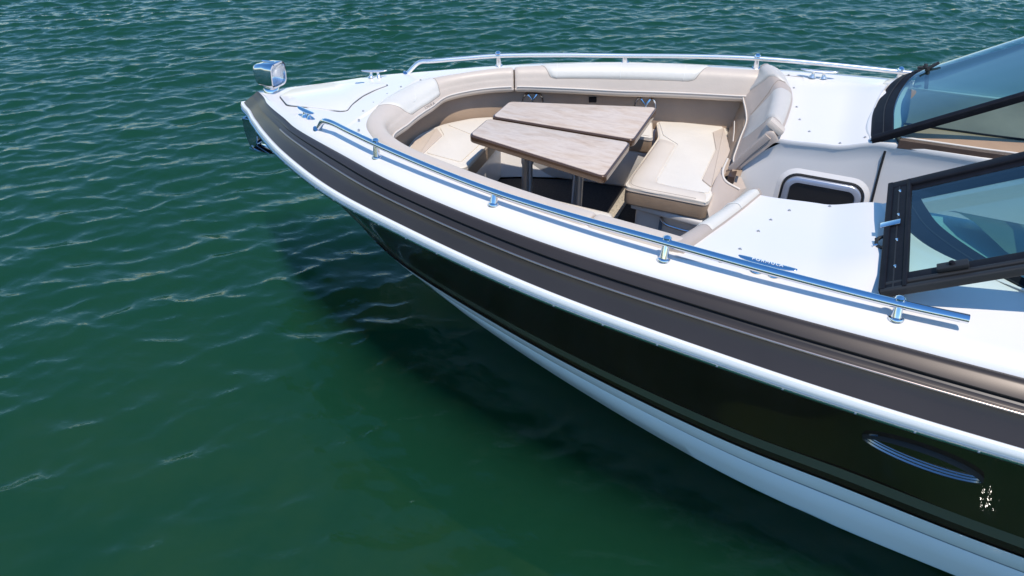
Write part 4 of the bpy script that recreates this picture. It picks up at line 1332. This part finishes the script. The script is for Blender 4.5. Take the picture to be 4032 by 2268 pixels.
# ------------------------------------------------------------------ rails, cleats, lamp
def grab_rail(sx, label):
    base = [(.875, 2.312, 1.558), (1.189, 1.393, 1.611), (1.380, .451, 1.642), (1.461, -.508, 1.670)]
    top = [(.866, 2.314, 1.640), (1.168, 1.396, 1.672), (1.360, .453, 1.720), (1.443, -.502, 1.730)]
    line = [(.628, 2.848, 1.598), (.640, 2.80, 1.601), (.740, 2.59, 1.618)] + top[:1] + [(1.03, 1.86, 1.657)] + top[1:2] + [(1.278, .93, 1.697)] + top[2:3] + [(1.413, -.02, 1.727)] + top[3:] + [(1.447, -.725, 1.735), (1.4475, -.745, 1.7355)]
    c = curve(line, 90)
    foot = [(.578, 2.965, 1.502), (.590, 2.940, 1.530), (.610, 2.895, 1.576), (.619, 2.870, 1.592)]
    c = np.concatenate([spline(foot, 12), c])
    f = lambda p: (sx * p[0], p[1], p[2])
    mt_ = M['chrome'] if sx < 0 else M['farsteel']
    o = tube('grab_rail', [f(p) for p in c], .0190 if sx < 0 else .0165, mt_, boat, 14, label=label)
    lathe('rail_foot', f((.576, 2.968, 1.501)), (0, -.35, 1), [(.034, -.004), (.034, .004), (.026, .008), (.018, .012), (0, .012)], M['chrome'], o, 16)
    for i, (b, t) in enumerate(zip(base, top)):
        B, T = Vector(f(b)), Vector(f(t)); ax = T - B; h = ax.length
        st = lathe('stanchion', B - ax.normalized() * .006, ax, [(0, 0), (.030, 0), (.031, .008), (.029, .012), (.021, .015), (.0195, h * .55), (.0165, h - .004), (0, h - .004)], mt_, o, 18)
        if i != 1:
            lathe('knob', T + ax.normalized() * .008, ax, [(.015, .006), (.0205, .010), (.0215, .016), (.017, .024), (.007, .028), (0, .0285)], M['chrome'], st, 16)
    return o
grab_rail(-1, 'polished low grab rail along the near side deck edge')
grab_rail(1, 'polished low grab rail along the far side deck edge')

def cleat(pos, direc, up, length, label, text=False, m='chrome'):
    x = Vector(direc).normalized(); u = Vector(up).normalized(); y = u.cross(x).normalized(); u = x.cross(y).normalized()
    P = Vector(pos)
    h = .046
    bm = bmesh.new()
    path, secs = [], []
    rows = []
    for t in np.linspace(-1, 1, 25):
        w = .015 * (1 - abs(t) ** 2.4) ** .5 + .0045
        th = .0085 * (1 - .55 * abs(t) ** 2)
        c = P + x * (length / 2 * t) + u * (h + .006 * t * t)
        rows.append([c + y * (w * math.cos(a)) + u * (th * math.sin(a)) for a in np.linspace(0, 2 * PI, 14, endpoint=False)])
    vs = grid_faces(bm, rows, True); bm.faces.new(vs[0]); bm.faces.new(vs[-1])
    o = finish('cleat', bm, M[m], boat, label=label)
    for sgn in (-1, 1):
        b = P + x * (sgn * length * .15)
        prof = [(.026, 0), (.024, .005), (.014, .014), (.0105, .028), (.012, .040), (.014, h)]
        lathe('cleat_leg', b + u * .0, u + x * (-.10 * sgn), prof, M[m], o, 14)
    if text:
        lettering('FORMULA', .026, P + u * (h + .0094), x, u, M['letterpale'], o, spacing=1.2)
    return o
cleat((-.425, 3.168, 1.492), (-.35, -.94, .03), (-.05, .1, 1), .20, 'small polished cleat on the near side of the fore deck')
cleat((.425, 3.168, 1.492), (.35, -.94, .03), (.05, .1, 1), .20, 'small polished cleat on the far side of the fore deck', m='farsteel')
cleat((-1.318, .015, 1.655), (-.085, -.99, .02), (0, 0, 1), .25, 'polished cleat with engraved lettering beside the near rail', True)
cleat((1.318, .015, 1.655), (.085, -.99, .02), (0, 0, 1), .25, 'polished cleat beside the far rail near the windscreen', m='farsteel')

# snap studs and small deck fittings
def stud_proto():
    bm = bmesh.new(); lathe_bm(bm, (0, 0, 0), (0, 0, 1), [(0, .0065), (.004, .006), (.0055, .004), (.0055, .002), (.0085, .0012), (.0085, -.002)], 12)
    return finish('snap_stud', bm, M['studsteel'], boat)
st0 = stud_proto(); first = True
studs = []
for x, y in ((1.307, .211), (1.125, .150), (.867, .097), (.698, .056), (.545, -.02), (.425, -.21)):
    studs += [(x, y, z_dash(x, min(y, .13)) if x < 1.3 else zb(y)), (-x, y, z_dash(x, min(y, .13)) if x < 1.3 else zb(y))]
studs += [(.47, -.34, z_dash(.47, -.34))]
for x, y in ((-.09, 2.845), (-.25, 2.825), (.09, 2.845), (.25, 2.825), (-.40, 2.76), (-.55, 2.66), (.42, 2.755)):
    studs.append((x, y, zb(y) * .4 + zc(y) * .6))
for i, p in enumerate(studs):
    o = st0 if i == 0 else st0.copy()
    if i: col.objects.link(o); o.parent = boat
    o.location = (p[0], p[1], p[2] + .001)
bm = bmesh.new(); prism_bm(bm, [(.265 + .038 * math.cos(a) * .55 - .02 * math.sin(a) * .6, 3.20 - .038 * math.cos(a) * .8 - .02 * math.sin(a) * .4) for a in np.linspace(0, 2 * PI, 20, endpoint=False)], 1.486, 1.500, .004, 2)
finish('deck_fitting', bm, M['steel'], boat, label='small oval metal fitting on the far side of the fore deck')

# polished searchlight on the bow
def searchlight():
    c = Vector((.03, 3.865, 1.415))
    o = lathe('searchlight', c - Vector((0, 0, .03)), (0, 0, 1), [(0, 0), (.070, 0), (.070, .018), (.062, .024), (.060, .052), (.055, .058), (.055, .078), (.050, .090), (.038, .105), (0, .105)], M['chrome'], boat, 28, 'polished searchlight on the tip of the bow')
    lathe('gasket', c - Vector((0, 0, .034)), (0, 0, 1), [(0, 0), (.078, 0), (.078, .010), (.07, .012)], M['rubber'], o, 24)
    ax = Vector((-.06, -1.0, .08)).normalized()
    up = Vector((0, 0, 1)); sd = ax.cross(up).normalized(); up = sd.cross(ax).normalized()
    hc = c + Vector((0, -.015, .134))
    prof = [(-.125, .30, .30), (-.118, .55, .55), (-.100, .80, .78), (-.07, .93, .90), (-.03, .86, .95), (.0, .93, 1.0), (.03, 1.0, 1.0), (.085, 1.0, 1.0), (.090, .98, .98), (.090, .86, .86), (.070, .82, .82)]
    rows = []
    for t, sw, sh in prof:
        sec = rrect(-.082 * sw, .082 * sw, -.094 * sh, .094 * sh, .045 * min(sw, sh), 5)
        # slanted lens face: its top leads its bottom
        rows.append([hc + ax * (t + (.20 * b if t > .02 else .0)) + sd * a + up * b for a, b in sec])
    bm = bmesh.new(); vs = grid_faces(bm, rows, True); bm.faces.new(vs[0])
    finish('housing', bm, M['chrome'], o, angle=45)
    sec = rrect(-.082 * .82, .082 * .82, -.094 * .82, .094 * .82, .04, 5)
    rb = [hc + ax * (.071 + .20 * b) + sd * a + up * b for a, b in sec]
    rows = [rb] + [[hc + ax * (.071 - .05 * (1 - k * k) + .20 * b * k) + sd * a * k + up * b * k for a, b in sec] for k in (.8, .55, .3, .02)]
    bm = bmesh.new(); grid_faces(bm, rows, True); finish('reflector', bm, M['steel'], o)
    rows = [[hc + ax * (.080 + .012 * (1 - k * k) + .20 * b * k) + sd * a * k + up * b * k for a, b in sec] for k in (1, .8, .5, .2, .01)]
    bm = bmesh.new(); grid_faces(bm, rows, True); finish('lens', bm, M['lens'], o)
    bm = bmesh.new(); tube_bm(bm, [hc + ax * (-.11 + .195 * t) + up * (.096 + .002 * math.sin(PI * t)) for t in np.linspace(.35, 1, 8)], .007, 8); finish('top_rib', bm, M['chrome'], o)
searchlight()

# oval portlight low on the near hull (and its twin)
def hull_pt(sx, y, k, off=0.0):
    """point on the dark hull side, k = 0 at its lower edge and 1 at the rub rail"""
    f = lambda c: np.array([np.interp(-y, -c[:, 1], c[:, 0]), y, np.interp(-y, -c[:, 1], c[:, 2])])
    a, b = f(cD), f(cC)
    n = np.array([(b - a)[2], 0, -(b - a)[0]]); n /= np.linalg.norm(n)
    p = a + (b - a) * k + n * (-.02 * 4 * k * (1 - k) + off)
    return (sx * p[0], p[1], p[2])
def portlight(sx):
    def oval(q, off, k=36):
        out = []
        for t in np.linspace(0, 2 * PI, k, endpoint=False):
            u, v = math.cos(t), math.sin(t)
            v = v * abs(v) ** .35
            out.append(hull_pt(sx, -.787 - .243 * q[0] * u, .602 - .030 * u + .128 * q[1] * v + q[2], off))
        return out
    bm = bmesh.new()
    grid_faces(bm, [oval((1.0, 1.0, 0), -.01), oval((1.0, 1.0, 0), .003), oval((.99, .97, 0), .018), oval((.975, .91, .003), .027), oval((.955, .84, .006), .026)], True)
    o = finish('portlight', bm, M['rubber'], boat, label='slim oval portlight with a dark pane on the dark hull', angle=55)
    bm = bmesh.new()
    grid_faces(bm, [oval((.955, .84, .006), .026), oval((.950, .825, .008), .019), oval((.945, .755, .016), .0185), oval((.940, .740, .018), .0115), oval((.930, .670, .027), .011), oval((.925, .655, .029), .004), oval((.90, .58, .038), .003)], True)
    finish('inner_rim', bm, M['rimsteel'], o, angle=20)
    bm = bmesh.new(); bm.faces.new([bm.verts.new(v) for v in oval((.905, .59, .037), .0035)]); finish('pane', bm, M['portglass'], o)
portlight(-1); portlight(1)

# ------------------------------------------------------------------ cockpit table
tab = empty('cockpit_table', 'pale streaked wood table of two hinged leaves with bronze edge', 'table', None, (.13, 1.45, .785))
def leaf(name, pts, z, label):
    bm = bmesh.new(); prism_bm(bm, round_poly(pts, [.045, .045, .045, .045], 6), z - .055, z - .004, .010, 4)
    e = finish('leaf', bm, M['tableedge'], tab, label=label)
    cx = sum(p[0] for p in pts) / 4; cy = sum(p[1] for p in pts) / 4
    ins = [(p[0] + (.013 if p[0] < cx else -.013), p[1] + (.013 if p[1] < cy else -.013)) for p in pts]
    bm = bmesh.new(); prism_bm(bm, round_poly(ins, .035, 6), z - .010, z, .003, 2)
    finish('leaf_top', bm, M['wood'], e)
    return e
leaf('leaf', [(.395, 2.012), (.085, 2.012), (.112, 1.000), (.715, 1.000)], 1.50, 'far tapered table leaf')
leaf('leaf', [(.055, 2.020), (-.245, 2.020), (-.452, 1.015), (.078, 1.010)], 1.50, 'near tapered table leaf')
bm = bmesh.new(); box_bm(bm, (.09, 1.5, 1.425), (.09, .80, .03), None, .006); finish('table_beam', bm, M['steel'], tab)
for y in (1.74, 1.36):
    lg = lathe('leg', (.10, y, .785), (0, 0, 1), [(.0, 0), (.115, 0), (.115, .008), (.06, .018), (.040, .03), (.038, .40), (.044, .41), (.044, .62), (0, .62)], M['legsteel'], tab, 24)

# ------------------------------------------------------------------ anchor hanging at the stem
an = empty('anchor', 'polished metal anchor hanging below the tip of the bow', 'anchor', None, (0, 4.10, 1.15))
bm = bmesh.new()
pathv = curve([(0, 4.165, 1.165), (0, 4.172, 1.09), (0, 4.165, .98), (0, 4.148, .91), (0, 4.128, .885)], 16)
sweep_bm(bm, [Vector(p) for p in pathv], rrect(-.030, .030, -.010, .010, .004), (1, 0, 0), (0, .98, .1))
finish('shank', bm, M['steel'], an)
bm = bmesh.new()
rows = []
for t in np.linspace(0, 1, 10):
    y = L(4.15, 3.86, t); w = L(.055, .085, t); z = .915 - .008 * math.sin(PI * t) + .012 * t
    rows.append([(-w, y, z), (-w * .5, y, z + .012), (0, y, z + .016), (w * .5, y, z + .012), (w, y, z), (w, y, z - .022), (0, y, z - .012), (-w, y, z - .022)])
vs = grid_faces(bm, rows, True); bm.faces.new(vs[0]); bm.faces.new(vs[-1])
finish('fluke', bm, M['chrome'], an)
for sg in (-1, 1):
    bm = bmesh.new()
    out = [(4.165, 1.165), (4.06, 1.165), (4.045, 1.05), (4.075, .955), (4.125, .90), (4.150, .93), (4.170, 1.05)]
    vs0 = [bm.verts.new((sg * .034, y, z)) for y, z in out]; vs1 = [bm.verts.new((sg * .046, y, z)) for y, z in out]
    bm.faces.new(vs0); bm.faces.new(vs1[::-1])
    for i in range(len(out)):
        bm.faces.new([vs0[i], vs0[i - 1], vs1[i - 1], vs1[i]])
    finish('side_plate', bm, M['gunmetal'], an, smooth=False)
lathe('pivot_pin', (-.055, 4.128, .925), (1, 0, 0), [(0, 0), (.012, 0), (.012, .11), (0, .11)], M['chrome'], an, 12)
